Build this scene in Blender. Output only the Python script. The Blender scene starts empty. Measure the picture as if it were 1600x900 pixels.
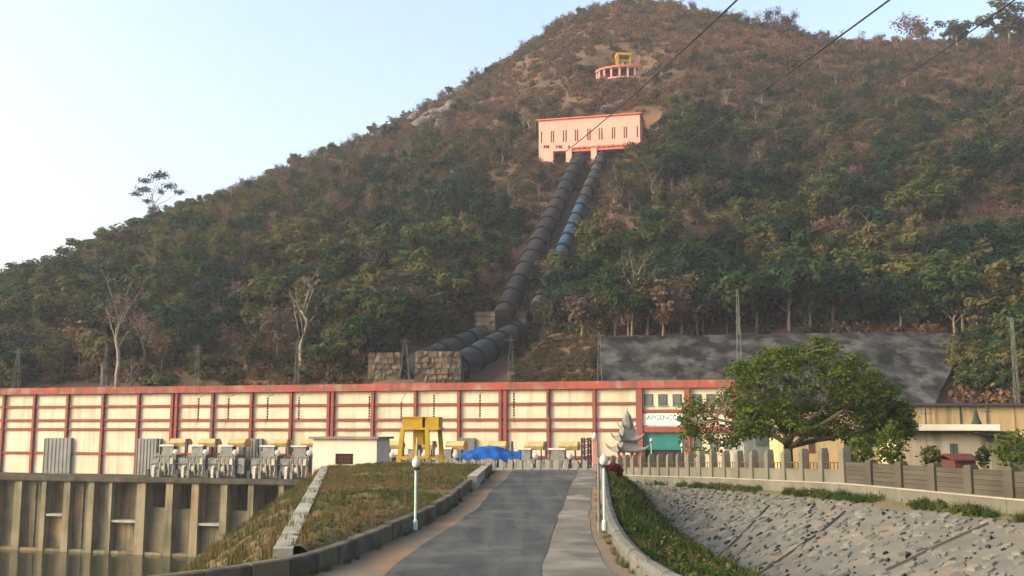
import bpy, math, random
import numpy as np
from mathutils import Vector, Matrix

# ------------------------------------------------------------------ camera, world, sun, exposure
SC = bpy.context.scene
COL = SC.collection
CAMZ = 20.0
FPX = 1600.0
PITCH = math.atan(215.0 / FPX)
cam_d = bpy.data.cameras.new("camera")
cam = bpy.data.objects.new("camera", cam_d)
COL.objects.link(cam)
cam.location = (0, 0, CAMZ)
cam.rotation_euler = (math.pi / 2 + PITCH, 0, 0)
cam_d.sensor_width = 36.0
cam_d.lens = 36.0 * FPX / 1600.0
cam_d.clip_start = 0.1
cam_d.clip_end = 6000
SC.camera = cam

SUN_EL = math.radians(23)
SUN_AZ = math.radians(252)          # compass-like: 0 = +Y (view direction), clockwise; 252 = to the left, a little behind the camera
world = bpy.data.worlds.new("World")
SC.world = world
world.use_nodes = True
wt = world.node_tree
sky = wt.nodes.new("ShaderNodeTexSky")
sky.sky_type = 'NISHITA'
sky.sun_disc = False
sky.sun_elevation = SUN_EL
sky.sun_rotation = SUN_AZ
sky.altitude = 100
sky.air_density = 1.0
sky.dust_density = 7.0
sky.ozone_density = 0.55
bg = wt.nodes["Background"]
bg.inputs["Strength"].default_value = 0.15
wt.links.new(sky.outputs[0], bg.inputs["Color"])

sun_d = bpy.data.lights.new("sun", 'SUN')
sun_d.energy = 0.5
sun_d.angle = math.radians(14)
sun_d.color = (1.0, 0.91, 0.80)
sun = bpy.data.objects.new("sun", sun_d)
COL.objects.link(sun)
sdir = Vector((math.sin(SUN_AZ) * math.cos(SUN_EL), math.cos(SUN_AZ) * math.cos(SUN_EL), math.sin(SUN_EL)))
sun.rotation_euler = sdir.to_track_quat('Z', 'Y').to_euler()
sun.location = (-60, -60, 80)

SC.view_settings.view_transform = 'Standard'
SC.view_settings.look = 'None'
SC.view_settings.exposure = 1.76
SC.view_settings.gamma = 1.0
SC.view_settings.use_curve_mapping = False
SC.render.engine = 'CYCLES'
SC.cycles.max_bounces = 6
SC.cycles.diffuse_bounces = 3
SC.cycles.transparent_max_bounces = 8
SC.cycles.volume_bounces = 0

# ------------------------------------------------------------------ measuring helpers
CA, SA = math.cos(PITCH), math.sin(PITCH)
def uv(px, py):
    """direction (X/Y, Z/Y) seen at a photo pixel (1600 x 900)"""
    q = (py - 450.0) / FPX
    yd = CA + SA * q
    return (px - 800.0) / FPX / yd, (SA - CA * q) / yd
def at(px, py, Y):
    u, e = uv(px, py)
    return Vector((u * Y, Y, CAMZ + e * Y))
def px_of(X, Y, Z):
    dz = Z - CAMZ
    d = Y * CA + dz * SA
    v = -Y * SA + dz * CA
    return 800 + FPX * X / d, 450 - FPX * v / d
def lerp(a, b, t): return a + (b - a) * t
def interp(x, xs, ys): return np.interp(x, xs, ys)

RS = np.random.RandomState(7)
_tab = np.random.RandomState(3).rand(256, 256)
def vnoise(x, y):
    x = np.asarray(x, float); y = np.asarray(y, float)
    xi = np.floor(x).astype(int); yi = np.floor(y).astype(int)
    fx = x - xi; fy = y - yi
    fx = fx * fx * (3 - 2 * fx); fy = fy * fy * (3 - 2 * fy)
    g = lambda i, j: _tab[i & 255, j & 255]
    return (g(xi, yi) * (1 - fx) + g(xi + 1, yi) * fx) * (1 - fy) + (g(xi, yi + 1) * (1 - fx) + g(xi + 1, yi + 1) * fx) * fy
def fbm(x, y, oct=4):
    s = 0; a = 0.5
    for k in range(oct):
        s = s + a * vnoise(x * 2 ** k + 17.3 * k, y * 2 ** k + 5.1 * k); a *= 0.5
    return s - 0.47

# ------------------------------------------------------------------ mesh helpers
class MB:
    def __init__(s): s.v = []; s.f = []; s.m = []
    def add(s, vs, fs, mi=0):
        o = len(s.v); s.v += [tuple(v) for v in vs]
        s.f += [tuple(i + o for i in f) for f in fs]; s.m += [mi] * len(fs); return s
    def box(s, x0, x1, y0, y1, z0, z1, mi=0):
        return s.add([(x0,y0,z0),(x1,y0,z0),(x1,y1,z0),(x0,y1,z0),(x0,y0,z1),(x1,y0,z1),(x1,y1,z1),(x0,y1,z1)],
                     [(0,3,2,1),(4,5,6,7),(0,1,5,4),(1,2,6,5),(2,3,7,6),(3,0,4,7)], mi)
    def hexa(s, b, t, mi=0):
        return s.add(list(b) + list(t), [(0,3,2,1),(4,5,6,7),(0,1,5,4),(1,2,6,5),(2,3,7,6),(3,0,4,7)], mi)
    def bar(s, p, q, r, n=4, r2=None, mi=0): return s.tube([p, q], [r, r if r2 is None else r2], n, mi)
    def tube(s, pts, rad, n=6, mi=0, cap=True):
        pts = [Vector(p) for p in pts]; o = len(s.v)
        if not hasattr(rad, '__len__'): rad = [rad] * len(pts)
        for i, p in enumerate(pts):
            d = (pts[min(i + 1, len(pts) - 1)] - pts[max(i - 1, 0)]).normalized()
            a = d.cross(Vector((0, 0, 1)) if abs(d.z) < 0.9 else Vector((1, 0, 0))).normalized(); b = d.cross(a)
            for k in range(n):
                t = 2 * math.pi * (k + 0.5) / n
                s.v.append(tuple(p + (a * math.cos(t) + b * math.sin(t)) * rad[i]))
        for i in range(len(pts) - 1):
            for k in range(n):
                k2 = (k + 1) % n
                s.f.append((o + i*n + k, o + i*n + k2, o + (i+1)*n + k2, o + (i+1)*n + k)); s.m.append(mi)
        if cap:
            s.f.append(tuple(o + k for k in range(n))[::-1]); s.f.append(tuple(o + (len(pts)-1)*n + k for k in range(n))); s.m += [mi, mi]
        return s
    def lathe(s, prof, n=12, c=(0,0,0), mi=0):
        o = len(s.v)
        for r, z in prof:
            for k in range(n):
                t = 2 * math.pi * k / n
                s.v.append((c[0] + r * math.cos(t), c[1] + r * math.sin(t), c[2] + z))
        for i in range(len(prof) - 1):
            for k in range(n):
                k2 = (k + 1) % n
                s.f.append((o+i*n+k, o+i*n+k2, o+(i+1)*n+k2, o+(i+1)*n+k)); s.m.append(mi)
        s.f.append(tuple(o + k for k in range(n))[::-1]); s.f.append(tuple(o + (len(prof)-1)*n + k for k in range(n))); s.m += [mi, mi]
        return s
    def prism_x(s, poly, x0, x1, mi=0):     # poly of (y,z), extruded in x
        n = len(poly)
        return s.add([(x0, y, z) for y, z in poly] + [(x1, y, z) for y, z in poly],
                     [tuple(range(n))[::-1], tuple(range(n, 2*n))] + [(k, (k+1) % n, n + (k+1) % n, n + k) for k in range(n)], mi)
    def grid(s, P, mi=0):                   # P[i][j] of points
        o = len(s.v); n, m = len(P), len(P[0])
        for row in P: s.v += [tuple(p) for p in row]
        for i in range(n-1):
            for j in range(m-1):
                s.f.append((o+i*m+j, o+i*m+j+1, o+(i+1)*m+j+1, o+(i+1)*m+j)); s.m.append(mi)
        return s
    def mesh(s, name, mats, smooth=False):
        me = bpy.data.meshes.new(name); me.from_pydata(s.v, [], s.f)
        for m in (mats if isinstance(mats, (list, tuple)) else [mats]): me.materials.append(m)
        if any(s.m): me.polygons.foreach_set('material_index', s.m)
        if smooth: me.polygons.foreach_set('use_smooth', [True] * len(me.polygons))
        me.update(); return me
    def build(s, name, mats, parent=None, smooth=False):
        return link(name, s.mesh(name, mats, smooth), parent)
def link(name, data, parent=None, loc=None, rz=None):
    o = bpy.data.objects.new(name, data); COL.objects.link(o)
    if parent is not None: o.parent = parent
    if loc is not None: o.location = loc
    if rz is not None: o.rotation_euler = (0, 0, rz)
    return o
def tag(o, label=None, cat=None, group=None, kind=None):
    if label: o['label'] = label
    if cat: o['category'] = cat
    if group: o['group'] = group
    if kind: o['kind'] = kind
    return o
def empty(name, loc, rz=0, label=None, cat=None, group=None):
    o = bpy.data.objects.new(name, None); COL.objects.link(o)
    o.location = loc; o.rotation_euler = (0, 0, rz); o.empty_display_size = 0.3
    return tag(o, label, cat, group)
def kids(o): return [c for c in COL.objects if c.parent == o]
def copy_tree(o, parent=None, children=None):
    c = o.copy(); COL.objects.link(c); c.parent = parent
    for ch in (kids(o) if children is None else children): copy_tree(ch, c)
    return c
def struct(name, mb, mat, smooth=False): return tag(mb.build(name, mat, None, smooth), kind='structure')

# ------------------------------------------------------------------ materials
def mat(name, c1, c2=None, scale=0.6, rough=0.85, bump=0.0, bscale=6.0, streak=None, samt=0.6, rnd=0.0, metal=0.0,
        c3=None, s3=3.0, a3=0.5, spec=0.06, lo=0.35, hi=0.65, sscale=1.3):
    m = bpy.data.materials.new(name); m.use_nodes = True
    nt = m.node_tree; N = nt.nodes; L = nt.links; b = N["Principled BSDF"]
    b.inputs["Roughness"].default_value = rough; b.inputs["Metallic"].default_value = metal
    b.inputs["Specular IOR Level"].default_value = spec
    geo = N.new("ShaderNodeNewGeometry")
    def noise(sc, det=5, vec=None):
        n = N.new("ShaderNodeTexNoise"); n.inputs["Scale"].default_value = sc; n.inputs["Detail"].default_value = det
        L.new(vec if vec else geo.outputs["Position"], n.inputs["Vector"]); return n.outputs["Fac"]
    def ramp(fac, a, z):
        r = N.new("ShaderNodeMapRange"); r.inputs["From Min"].default_value = a; r.inputs["From Max"].default_value = z
        L.new(fac, r.inputs["Value"]); return r.outputs[0]
    def mix(fac, A, B, blend='MIX'):
        x = N.new("ShaderNodeMix"); x.data_type = 'RGBA'; x.blend_type = blend
        if hasattr(fac, 'is_output'): L.new(fac, x.inputs["Factor"])
        else: x.inputs["Factor"].default_value = fac
        for k, val in ((6, A), (7, B)):
            if hasattr(val, 'is_output'): L.new(val, x.inputs[k])
            else: x.inputs[k].default_value = (*val, 1)
        return x.outputs[2]
    def mul(fac, k):
        x = N.new("ShaderNodeMath"); x.operation = 'MULTIPLY'; L.new(fac, x.inputs[0]); x.inputs[1].default_value = k; return x.outputs[0]
    c = c1
    if c2 is not None: c = mix(ramp(noise(scale), lo, hi), c1, c2)
    if c3 is not None: c = mix(mul(ramp(noise(s3, 6), 0.5, 0.68), a3), c, c3)
    if streak is not None:
        mp = N.new("ShaderNodeMapping"); mp.inputs["Scale"].default_value = (sscale, sscale, 0.09 * sscale)
        L.new(geo.outputs["Position"], mp.inputs["Vector"])
        c = mix(mul(ramp(noise(1.0, 6, mp.outputs[0]), 0.48, 0.72), samt), c, streak)
    if rnd:
        oi = N.new("ShaderNodeObjectInfo"); h = N.new("ShaderNodeHueSaturation")
        L.new(ramp(oi.outputs["Random"], -0.5 / max(rnd, 1e-3) * 0 , 1), h.inputs["Value"])
        r = N.new("ShaderNodeMapRange"); r.inputs["To Min"].default_value = 1 - rnd; r.inputs["To Max"].default_value = 1 + rnd
        L.new(oi.outputs["Random"], r.inputs["Value"]); L.new(r.outputs[0], h.inputs["Value"])
        if hasattr(c, 'is_output'): L.new(c, h.inputs["Color"])
        else: h.inputs["Color"].default_value = (*c, 1)
        c = h.outputs[0]
    if hasattr(c, 'is_output'): L.new(c, b.inputs["Base Color"])
    else: b.inputs["Base Color"].default_value = (*c, 1)
    if bump:
        bp = N.new("ShaderNodeBump"); bp.inputs["Strength"].default_value = 1.0; bp.inputs["Distance"].default_value = bump
        L.new(noise(bscale, 7), bp.inputs["Height"]); L.new(bp.outputs[0], b.inputs["Normal"])
    return m

def leafmat(name, stops, hgain=0.0, h0=40.0, nscale=0.02, namt=0.9, ramt=0.55, off=0.0, trans=0.25):
    """leaf colour that varies from plant to plant (species and dryness), by place on the slope and plant by plant"""
    m = bpy.data.materials.new(name); m.use_nodes = True
    nt = m.node_tree; N = nt.nodes; L = nt.links; b = N["Principled BSDF"]
    b.inputs["Roughness"].default_value = 0.75; b.inputs["Specular IOR Level"].default_value = 0.05
    oi = N.new("ShaderNodeObjectInfo")
    n = N.new("ShaderNodeTexNoise"); n.inputs["Scale"].default_value = nscale; n.inputs["Detail"].default_value = 3
    L.new(oi.outputs["Location"], n.inputs["Vector"])
    sep = N.new("ShaderNodeSeparateXYZ"); L.new(oi.outputs["Location"], sep.inputs[0])
    def M2(op, a, bb):
        x = N.new("ShaderNodeMath"); x.operation = op
        for k, v in ((0, a), (1, bb)):
            if hasattr(v, 'is_output'): L.new(v, x.inputs[k])
            else: x.inputs[k].default_value = v
        return x.outputs[0]
    f = M2('ADD', M2('MULTIPLY', M2('SUBTRACT', n.outputs["Fac"], 0.5), namt * 2), M2('MULTIPLY', M2('SUBTRACT', oi.outputs["Random"], 0.5), ramt))
    f = M2('ADD', f, M2('MULTIPLY', M2('SUBTRACT', sep.outputs["Z"], h0), hgain))
    f = M2('ADD', f, 0.4 + off)
    # leaf by leaf variation
    geo = N.new("ShaderNodeNewGeometry"); n2 = N.new("ShaderNodeTexNoise"); n2.inputs["Scale"].default_value = 0.9; n2.inputs["Detail"].default_value = 4
    L.new(geo.outputs["Position"], n2.inputs["Vector"])
    f = M2('ADD', f, M2('MULTIPLY', M2('SUBTRACT', n2.outputs["Fac"], 0.5), 0.5))
    r = N.new("ShaderNodeValToRGB"); L.new(f, r.inputs[0])
    e = r.color_ramp.elements
    while len(e) > 1: e.remove(e[-1])
    e[0].position = stops[0][0]; e[0].color = (*stops[0][1], 1)
    for p, c in stops[1:]:
        k = e.new(p); k.color = (*c, 1)
    L.new(r.outputs[0], b.inputs["Base Color"])
    tr = N.new("ShaderNodeBsdfTranslucent"); L.new(r.outputs[0], tr.inputs["Color"])
    mx = N.new("ShaderNodeMixShader"); mx.inputs[0].default_value = trans
    L.new(b.outputs[0], mx.inputs[1]); L.new(tr.outputs[0], mx.inputs[2])
    L.new(mx.outputs[0], N["Material Output"].inputs["Surface"])
    return m

CREAM = mat("cream_paint", (.52,.465,.355), (.46,.405,.30), .35, .9, streak=(.27,.225,.145), samt=.6, rnd=.06, c3=(.42,.35,.23), s3=.25, a3=.55)
PIERL = mat("pier_concrete", (.195,.172,.112), (.115,.105,.068), .3, .9, .015, 4, streak=(.05,.05,.03), samt=.85, c3=(.30,.18,.08), s3=.2, a3=.4)
PUMPW = mat("pinkish_cream_wash", (.54,.45,.365), (.48,.39,.31), .4, .9, streak=(.3,.24,.18), samt=.3)
RED = mat("red_oxide_paint", (.225,.064,.052), (.175,.058,.047), .5, .85, streak=(.14,.07,.05), samt=.5)
REDW = mat("weathered_red_parapet", (.27,.065,.05), (.19,.065,.05), .25, .9, .01, 5, streak=(.09,.07,.055), samt=.9, c3=(.30,.19,.145), s3=.5, a3=.7)
PINK = mat("pink_wash", (.62,.31,.25), (.56,.28,.225), .3, .9, streak=(.5,.22,.17), samt=.35)
PINKD = mat("pink_trim", (.58,.16,.12), (.48,.14,.10), .4, .9)
CONC = mat("weathered_concrete", (.19,.18,.14), (.13,.12,.095), .4, .9, .012, 6, streak=(.08,.075,.05), samt=.6)
CONCL = mat("pale_concrete", (.27,.26,.215), (.20,.195,.165), .7, .9, .008, 8, streak=(.16,.15,.12), samt=.45)
PIER = mat("tailrace_concrete", (.165,.148,.092), (.08,.077,.048), .25, .9, .015, 4, streak=(.03,.032,.02), samt=.95, c3=(.36,.2,.08), s3=.18, a3=.55)
DECKM = mat("grimy_deck_concrete", (.075,.07,.052), (.04,.038,.03), .5, .95, .01, 6, streak=(.02,.02,.015), samt=.7)
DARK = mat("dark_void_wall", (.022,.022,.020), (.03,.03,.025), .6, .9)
STEEL = mat("grey_steel", (.17,.178,.17), (.105,.11,.105), 1.5, .55, metal=.2)
STEELD = mat("dark_steel", (.05,.055,.06), (.035,.035,.04), 1.5, .6)
WHITE = mat("white_paint", (.46,.45,.42), (.36,.355,.33), 1.2, .7)
PORC = mat("pale_porcelain", (.40,.37,.29), (.28,.26,.2), 2.0, .4)
TAN = mat("tan_enamel", (.36,.28,.12), (.27,.22,.11), .9, .6, streak=(.13,.11,.07), samt=.5)
TANO = mat("ochre_enamel", (.50,.27,.06), (.4,.22,.06), .9, .6)
GREYB = mat("grey_shutter_steel", (.20,.205,.19), (.15,.155,.15), .5, .7, streak=(.09,.09,.08), samt=.6)
YEL = mat("crane_yellow", (.36,.235,.014), (.29,.19,.018), .8, .6, streak=(.25,.15,.03), samt=.5)
TEAL = mat("teal_shutter", (.06,.27,.25), (.055,.23,.22), .5, .6)
GLASS = mat("dull_window_glass", (.055,.075,.07), (.09,.11,.10), .8, .25, spec=.5)
BLUE = mat("blue_tarpaulin", (.005,.065,.25), (.004,.05,.19), .8, .5, .02, 3)
TILE = mat("grey_roof_cement", (.16,.16,.14), (.115,.115,.10), 1.4, .85, .01, 8, streak=(.12,.12,.10), samt=.5)
PIPE = mat("black_pipe_paint", (.013,.0145,.017), (.018,.019,.021), .25, .8, streak=(.028,.026,.024), samt=.4, c3=(.026,.02,.016), s3=.3, a3=.3, spec=.12)
PIPEG = mat("grey_pipe_paint", (.022,.026,.03), (.03,.032,.034), .25, .75, c3=(.11,.08,.06), s3=.3, a3=.5)
PIPEB = mat("blue_pipe_paint", (.014,.045,.08), (.022,.055,.08), .3, .6, c3=(.05,.06,.06), s3=.35, a3=.5)
PIPEL = mat("slate_pipe_paint", (.018,.027,.032), (.026,.034,.037), .25, .6, c3=(.045,.035,.028), s3=.3, a3=.55)
RING = mat("pipe_collar", (.003,.003,.0035), (.005,.005,.005), .5, .6)
ROCK = mat("anchor_masonry", (.115,.095,.066), (.055,.047,.035), .5, .95, .10, 2.2, streak=(.05,.042,.03), samt=.8, c3=(.27,.21,.13), s3=.8, a3=.5)
DROCK = mat("dark_retaining_masonry", (.022,.024,.025), (.010,.012,.012), .22, .95, .25, 1.2, streak=(.07,.07,.064), samt=.8, c3=(.10,.097,.088), s3=.28, a3=.8, sscale=.3, lo=.42, hi=.58)
ASPH_ = mat("asphalt", (.050,.057,.056), (.038,.043,.042), .9, .9, .012, 30, c3=(.105,.105,.095), s3=.45, a3=.8)
def asphalt_material():
    m = ASPH_; nt = m.node_tree; N, L = nt.nodes, nt.links; b = N["Principled BSDF"]; old = b.inputs["Base Color"].links[0].from_socket
    g = N.new("ShaderNodeNewGeometry"); mp = N.new("ShaderNodeMapping"); mp.inputs["Scale"].default_value = (1.6, .10, 1); mp.inputs["Rotation"].default_value = (0, 0, -.11); L.new(g.outputs["Position"], mp.inputs[0])
    n = N.new("ShaderNodeTexNoise"); n.inputs["Scale"].default_value = 1.0; n.inputs["Detail"].default_value = 6; L.new(mp.outputs[0], n.inputs["Vector"])
    r = N.new("ShaderNodeMapRange"); r.inputs["From Min"].default_value = .42; r.inputs["From Max"].default_value = .66; r.inputs["To Max"].default_value = .45; L.new(n.outputs["Fac"], r.inputs[0])
    x = N.new("ShaderNodeMix"); x.data_type = 'RGBA'; L.new(r.outputs[0], x.inputs["Factor"]); L.new(old, x.inputs[6]); x.inputs[7].default_value = (.098, .10, .092, 1)
    v = N.new("ShaderNodeTexVoronoi"); v.feature = 'DISTANCE_TO_EDGE'; v.inputs["Scale"].default_value = .55; wn = N.new("ShaderNodeTexNoise"); wn.inputs["Scale"].default_value = 1.2; wn.inputs["Detail"].default_value = 4
    L.new(g.outputs["Position"], wn.inputs["Vector"]); va = N.new("ShaderNodeVectorMath"); va.operation = 'MULTIPLY_ADD'; L.new(wn.outputs["Color"], va.inputs[0]); va.inputs[1].default_value = (1.6, 1.6, 0); L.new(g.outputs["Position"], va.inputs[2]); L.new(va.outputs[0], v.inputs["Vector"])
    r2 = N.new("ShaderNodeMapRange"); r2.inputs["From Min"].default_value = .0; r2.inputs["From Max"].default_value = .022; r2.inputs["To Min"].default_value = .5; r2.inputs["To Max"].default_value = 0; L.new(v.outputs["Distance"], r2.inputs[0])
    y = N.new("ShaderNodeMix"); y.data_type = 'RGBA'; L.new(r2.outputs[0], y.inputs["Factor"]); L.new(x.outputs[2], y.inputs[6]); y.inputs[7].default_value = (.022, .024, .024, 1)
    L.new(y.outputs[2], b.inputs["Base Color"]); return m
ASPH = asphalt_material()
SHOULD = mat("worn_concrete_shoulder", (.135,.128,.102), (.075,.072,.06), .6, .92, .006, 14, c3=(.21,.203,.175), s3=.5, a3=.7)
DIRT = mat("shoulder_dirt", (.15,.12,.082), (.12,.105,.078), .5, .95, .02, 12, c3=(.24,.125,.065), s3=.45, a3=.75)
GRASSG = mat("embankment_soil", (.095,.078,.042), (.075,.074,.034), .25, .95, .05, 6, c3=(.22,.12,.06), s3=.5, a3=.6)
DITCHG = mat("ditch_soil", (.07,.085,.03), (.10,.09,.045), .5, .95, .05, 6, c3=(.18,.12,.07), s3=.6, a3=.5)
BANKG = mat("bank_soil", (.085,.064,.038), (.055,.046,.026), .3, .95, .08, 4, c3=(.19,.13,.075), s3=.8, a3=.6)
KERBA = mat("kerb_ochre", (.12,.10,.06), (.085,.078,.055), 1.2, .9, .01, 12, c3=(.07,.065,.055), s3=1.2, a3=.7)
KERBB = mat("kerb_black", (.055,.052,.044), (.08,.072,.055), 1.2, .9, .01, 12, c3=(.17,.15,.11), s3=1.2, a3=.6)
KERBR = mat("kerb_grey", (.105,.108,.10), (.07,.07,.066), 1.0, .9, .012, 10, c3=(.24,.2,.16), s3=1.0, a3=.5)
FENCE = mat("fence_concrete", (.125,.122,.095), (.09,.09,.072), .5, .92, .01, 8, streak=(.08,.075,.055), samt=.55, rnd=.06)
FENCEB = mat("fence_brown_plank", (.062,.057,.046), (.045,.042,.035), .6, .92, .01, 8, rnd=.12)
RUST = mat("rusty_iron", (.12,.055,.035), (.07,.04,.03), 2.0, .9)
MORTAR = mat("revetment_mortar", (.128,.126,.105), (.098,.096,.08), .5, .95, .035, 5, c3=(.20,.15,.10), s3=.35, a3=.6)
STONEL = mat("pale_pitching_stone", (.135,.133,.11), (.105,.104,.086), 1.5, .92, .02, 9, rnd=.22)
STONED = mat("dark_pitching_stone", (.030,.032,.034), (.022,.022,.023), 2.0, .9, .02, 9, rnd=.3)
RIBB = mat("drain_rib", (.14,.115,.08), (.1,.085,.065), .8, .95, .02, 9)
POLET = mat("turquoise_pole_paint", (.36,.48,.43), (.30,.42,.37), 1.5, .5)
GLOBE = mat("milky_lamp_globe", (.52,.47,.42), (.45,.41,.36), 2.0, .35)
LATT = mat("galvanised_lattice", (.12,.135,.115), (.085,.095,.08), 1.0, .6, metal=.2)
BARK = mat("grey_bark", (.13,.105,.08), (.085,.07,.055), 2.0, .95, .02, 8)
BARKP = mat("pale_bark", (.23,.19,.145), (.15,.125,.095), 1.0, .95, .02, 6)
BARKPURPLE = mat("dry_twig_bark", (.14,.105,.085), (.17,.125,.10), .05, .95)
ROOFD = mat("dark_roof_sheet", (.045,.045,.042), (.03,.03,.03), .8, .85)
HALLW = mat("ochre_cream_wall", (.46,.33,.165), (.38,.27,.14), .3, .9, streak=(.13,.10,.06), samt=.8)
HOUSEW = mat("stained_white_wall", (.52,.46,.32), (.42,.34,.22), .35, .92, streak=(.15,.12,.085), samt=.7)
SLABW = mat("cream_white_slab", (.75,.72,.55), (.66,.62,.47), .4, .9)
GREENW = mat("dark_green_frame", (.018,.036,.028), (.022,.042,.03), 1.0, .6)
SIGNM = mat("sign_white", (.72,.74,.68), (.66,.68,.64), .9, .6)
SIGNG = mat("sign_green_ink", (.07,.22,.19), (.06,.19,.165), 2, .6)
SIGNK = mat("sign_dark_ink", (.10,.10,.13), (.13,.10,.12), 2, .6)
SIGNR = mat("sign_red_ink", (.5,.24,.18), (.42,.25,.2), 2, .6)
CABLE = mat("cable_black", (.02,.02,.022), (.03,.03,.03), 1, .6)
INSUL = mat("brown_insulator", (.035,.028,.025), (.05,.035,.03), 3, .3)
GATEP = mat("pale_red_pillar", (.46,.22,.17), (.38,.2,.16), .8, .9)
BRICKR = mat("red_tile_shed", (.09,.035,.028), (.07,.03,.026), 1.0, .9)
HILLM = None

def hill_material():
    m = mat("dry_hill_ground", (.092,.056,.037), (.062,.045,.031), .03, .97, .25, .7, c3=(.135,.066,.038), s3=.09, a3=.7)
    return m
HILLM = hill_material()
HROCK = mat("grey_hill_rock", (.10,.095,.095), (.065,.06,.065), .2, .95, .12, .9, streak=(.17,.15,.13), samt=.5)

def water_material():
    m = bpy.data.materials.new("dark_green_water"); m.use_nodes = True
    nt = m.node_tree; N = nt.nodes; L = nt.links; b = N["Principled BSDF"]
    b.inputs["Base Color"].default_value = (.018, .022, .010, 1); b.inputs["Roughness"].default_value = 0.08; b.inputs["IOR"].default_value = 1.33
    g = N.new("ShaderNodeNewGeometry"); mp = N.new("ShaderNodeMapping"); mp.inputs["Scale"].default_value = (.5, 1.2, 1)
    L.new(g.outputs["Position"], mp.inputs[0])
    n = N.new("ShaderNodeTexNoise"); n.inputs["Scale"].default_value = .8; n.inputs["Detail"].default_value = 5; L.new(mp.outputs[0], n.inputs["Vector"])
    bp = N.new("ShaderNodeBump"); bp.inputs["Distance"].default_value = .05; L.new(n.outputs["Fac"], bp.inputs["Height"]); L.new(bp.outputs[0], b.inputs["Normal"])
    return m
WATER = water_material()

# leaf palettes (linear base colours)
DG, OG, BR, TN, GP = (.020,.044,.016), (.060,.072,.022), (.075,.052,.03), (.15,.085,.042), (.085,.064,.056)
LEAF = leafmat("forest_leaves", [(0.0,(.006,.022,.013)), (.25,(.014,.038,.015)), (.45,(.030,.054,.015)), (.68,(.056,.068,.020)), (.95,(.088,.080,.027))], hgain=.0025, h0=45, ramt=1.1, namt=1.2)
LEAFD = leafmat("dry_leaves", [(0.0,(.042,.042,.018)), (.3,BR), (.5,GP), (.7,(.11,.072,.044)), (.95,TN)], hgain=.002, h0=60, ramt=.8)
SCRUB = leafmat("scrub_leaves", [(0.0,(.02,.034,.013)), (.3,(.05,.046,.02)), (.55,(.088,.056,.034)), (.85,(.135,.072,.04)), (1.0,(.17,.09,.05))], hgain=.0022, h0=55, ramt=.7)
LEAFT = leafmat("garden_tree_leaves", [(0.1,(.024,.050,.010)), (.33,(.046,.078,.013)), (.52,(.085,.105,.02)), (.75,(.13,.125,.03))], ramt=0, namt=0, trans=.35)
WEED = leafmat("weed_leaves", [(0.0,(.018,.042,.01)), (.4,(.038,.062,.015)), (.7,(.08,.08,.028)), (1.0,(.13,.095,.042))], nscale=.25, ramt=.8)
DRYG = leafmat("dry_grass", [(0.0,(.045,.062,.02)), (.35,(.075,.078,.028)), (.6,(.115,.09,.042)), (1.0,(.145,.092,.048))], nscale=.18, ramt=.7)
MAROON = leafmat("maroon_leaves", [(0.0,(.06,.008,.012)), (.6,(.10,.018,.02)), (1.0,(.14,.03,.025))], ramt=0, namt=0)

# ------------------------------------------------------------------ key levels
ZW = CAMZ - 17.6            # tailrace water
A2 = at(0, 738, 160.0)
ZDECK = A2.z
ZTOP = at(0, 607, 160.0).z
YB = (ZTOP - CAMZ) / uv(1155, 593)[1]
B2 = at(1155, 593, YB)
WT = Vector((B2.x - A2.x, B2.y - A2.y, 0)); WL = WT.length; WT.normalize()
WANG = math.atan2(WT.y, WT.x)
WN = Vector((-WT.y, WT.x, 0))           # away from the camera
def wall_s(px, py=680, off=0.0):
    """distance along the powerhouse front at a photo column; off = metres behind (+) or in front (-) of the front"""
    u, _ = uv(px, py)
    o = Vector((A2.x, A2.y, 0)) + WN * off
    return (u * o.y - o.x) / (WT.x - u * WT.y)
def wall_w(s, off, z): return Vector((A2.x, A2.y, 0)) + WT * s + WN * off + Vector((0, 0, z))
WH = ZTOP - ZDECK

# ------------------------------------------------------------------ the hill
SKYP = [(-500,640),(-300,560),(-100,482),(0,436),(60,416),(130,390),(200,350),(260,322),(330,296),(400,272),(460,244),(520,219),(600,189),(680,149),(740,112),
        (800,70),(850,36),(900,11),(960,-6),(1050,-3),(1120,12),(1180,32),(1250,47),(1320,57),(1400,63),(1480,66),(1540,64),(1600,56),(1750,52),(2100,90)]
SKYP = [(a, b + (17 if a < 850 else (12 if a < 1150 else 2))) for a, b in SKYP]
_su = np.array([uv(*p)[0] for p in SKYP]); _se = np.array([uv(*p)[1] for p in SKYP])
EF = 0.0406; ES = 0.409
_zD = [100,152,160,168,185,205,285,340,400,430,470,520,650,900]
_zZ = [-16,-9.5,0,6.8,15.5,22.3,74.8,115.6,157.5,175.5,178,168,120,20]
def uF(u): return interp(u, [-.8,-.4,-.2,-.02,.05,.085,.6,.9], [190,186,176,168,166,158,158,160])
def uK(u): return interp(u, [-.8,-.5,-.3,-.12,0,.12,.5,.9], [.38,.42,.55,.85,1,1,.95,.9])
P1T, P1B = at(903, 254, 286), at(787, 492, 205)
P2T = at(939, 249, 289); P2B = P2T + (P1B - P1T)
Q1T, Q1B = at(808, 520, 203), at(700, 584, 170)      # lower pipe, front
Q2T, Q2B = at(760, 520, 203), at(650, 569, 172)      # lower pipe, behind
SEGS = [(P1T, P1B, 2.0, 6.5), (P2T, P2B, 1.7, 6.0), (Q1T, Q1B, 2.1, 6.5), (Q2T, Q2B, 2.0, 6.0)]
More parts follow.
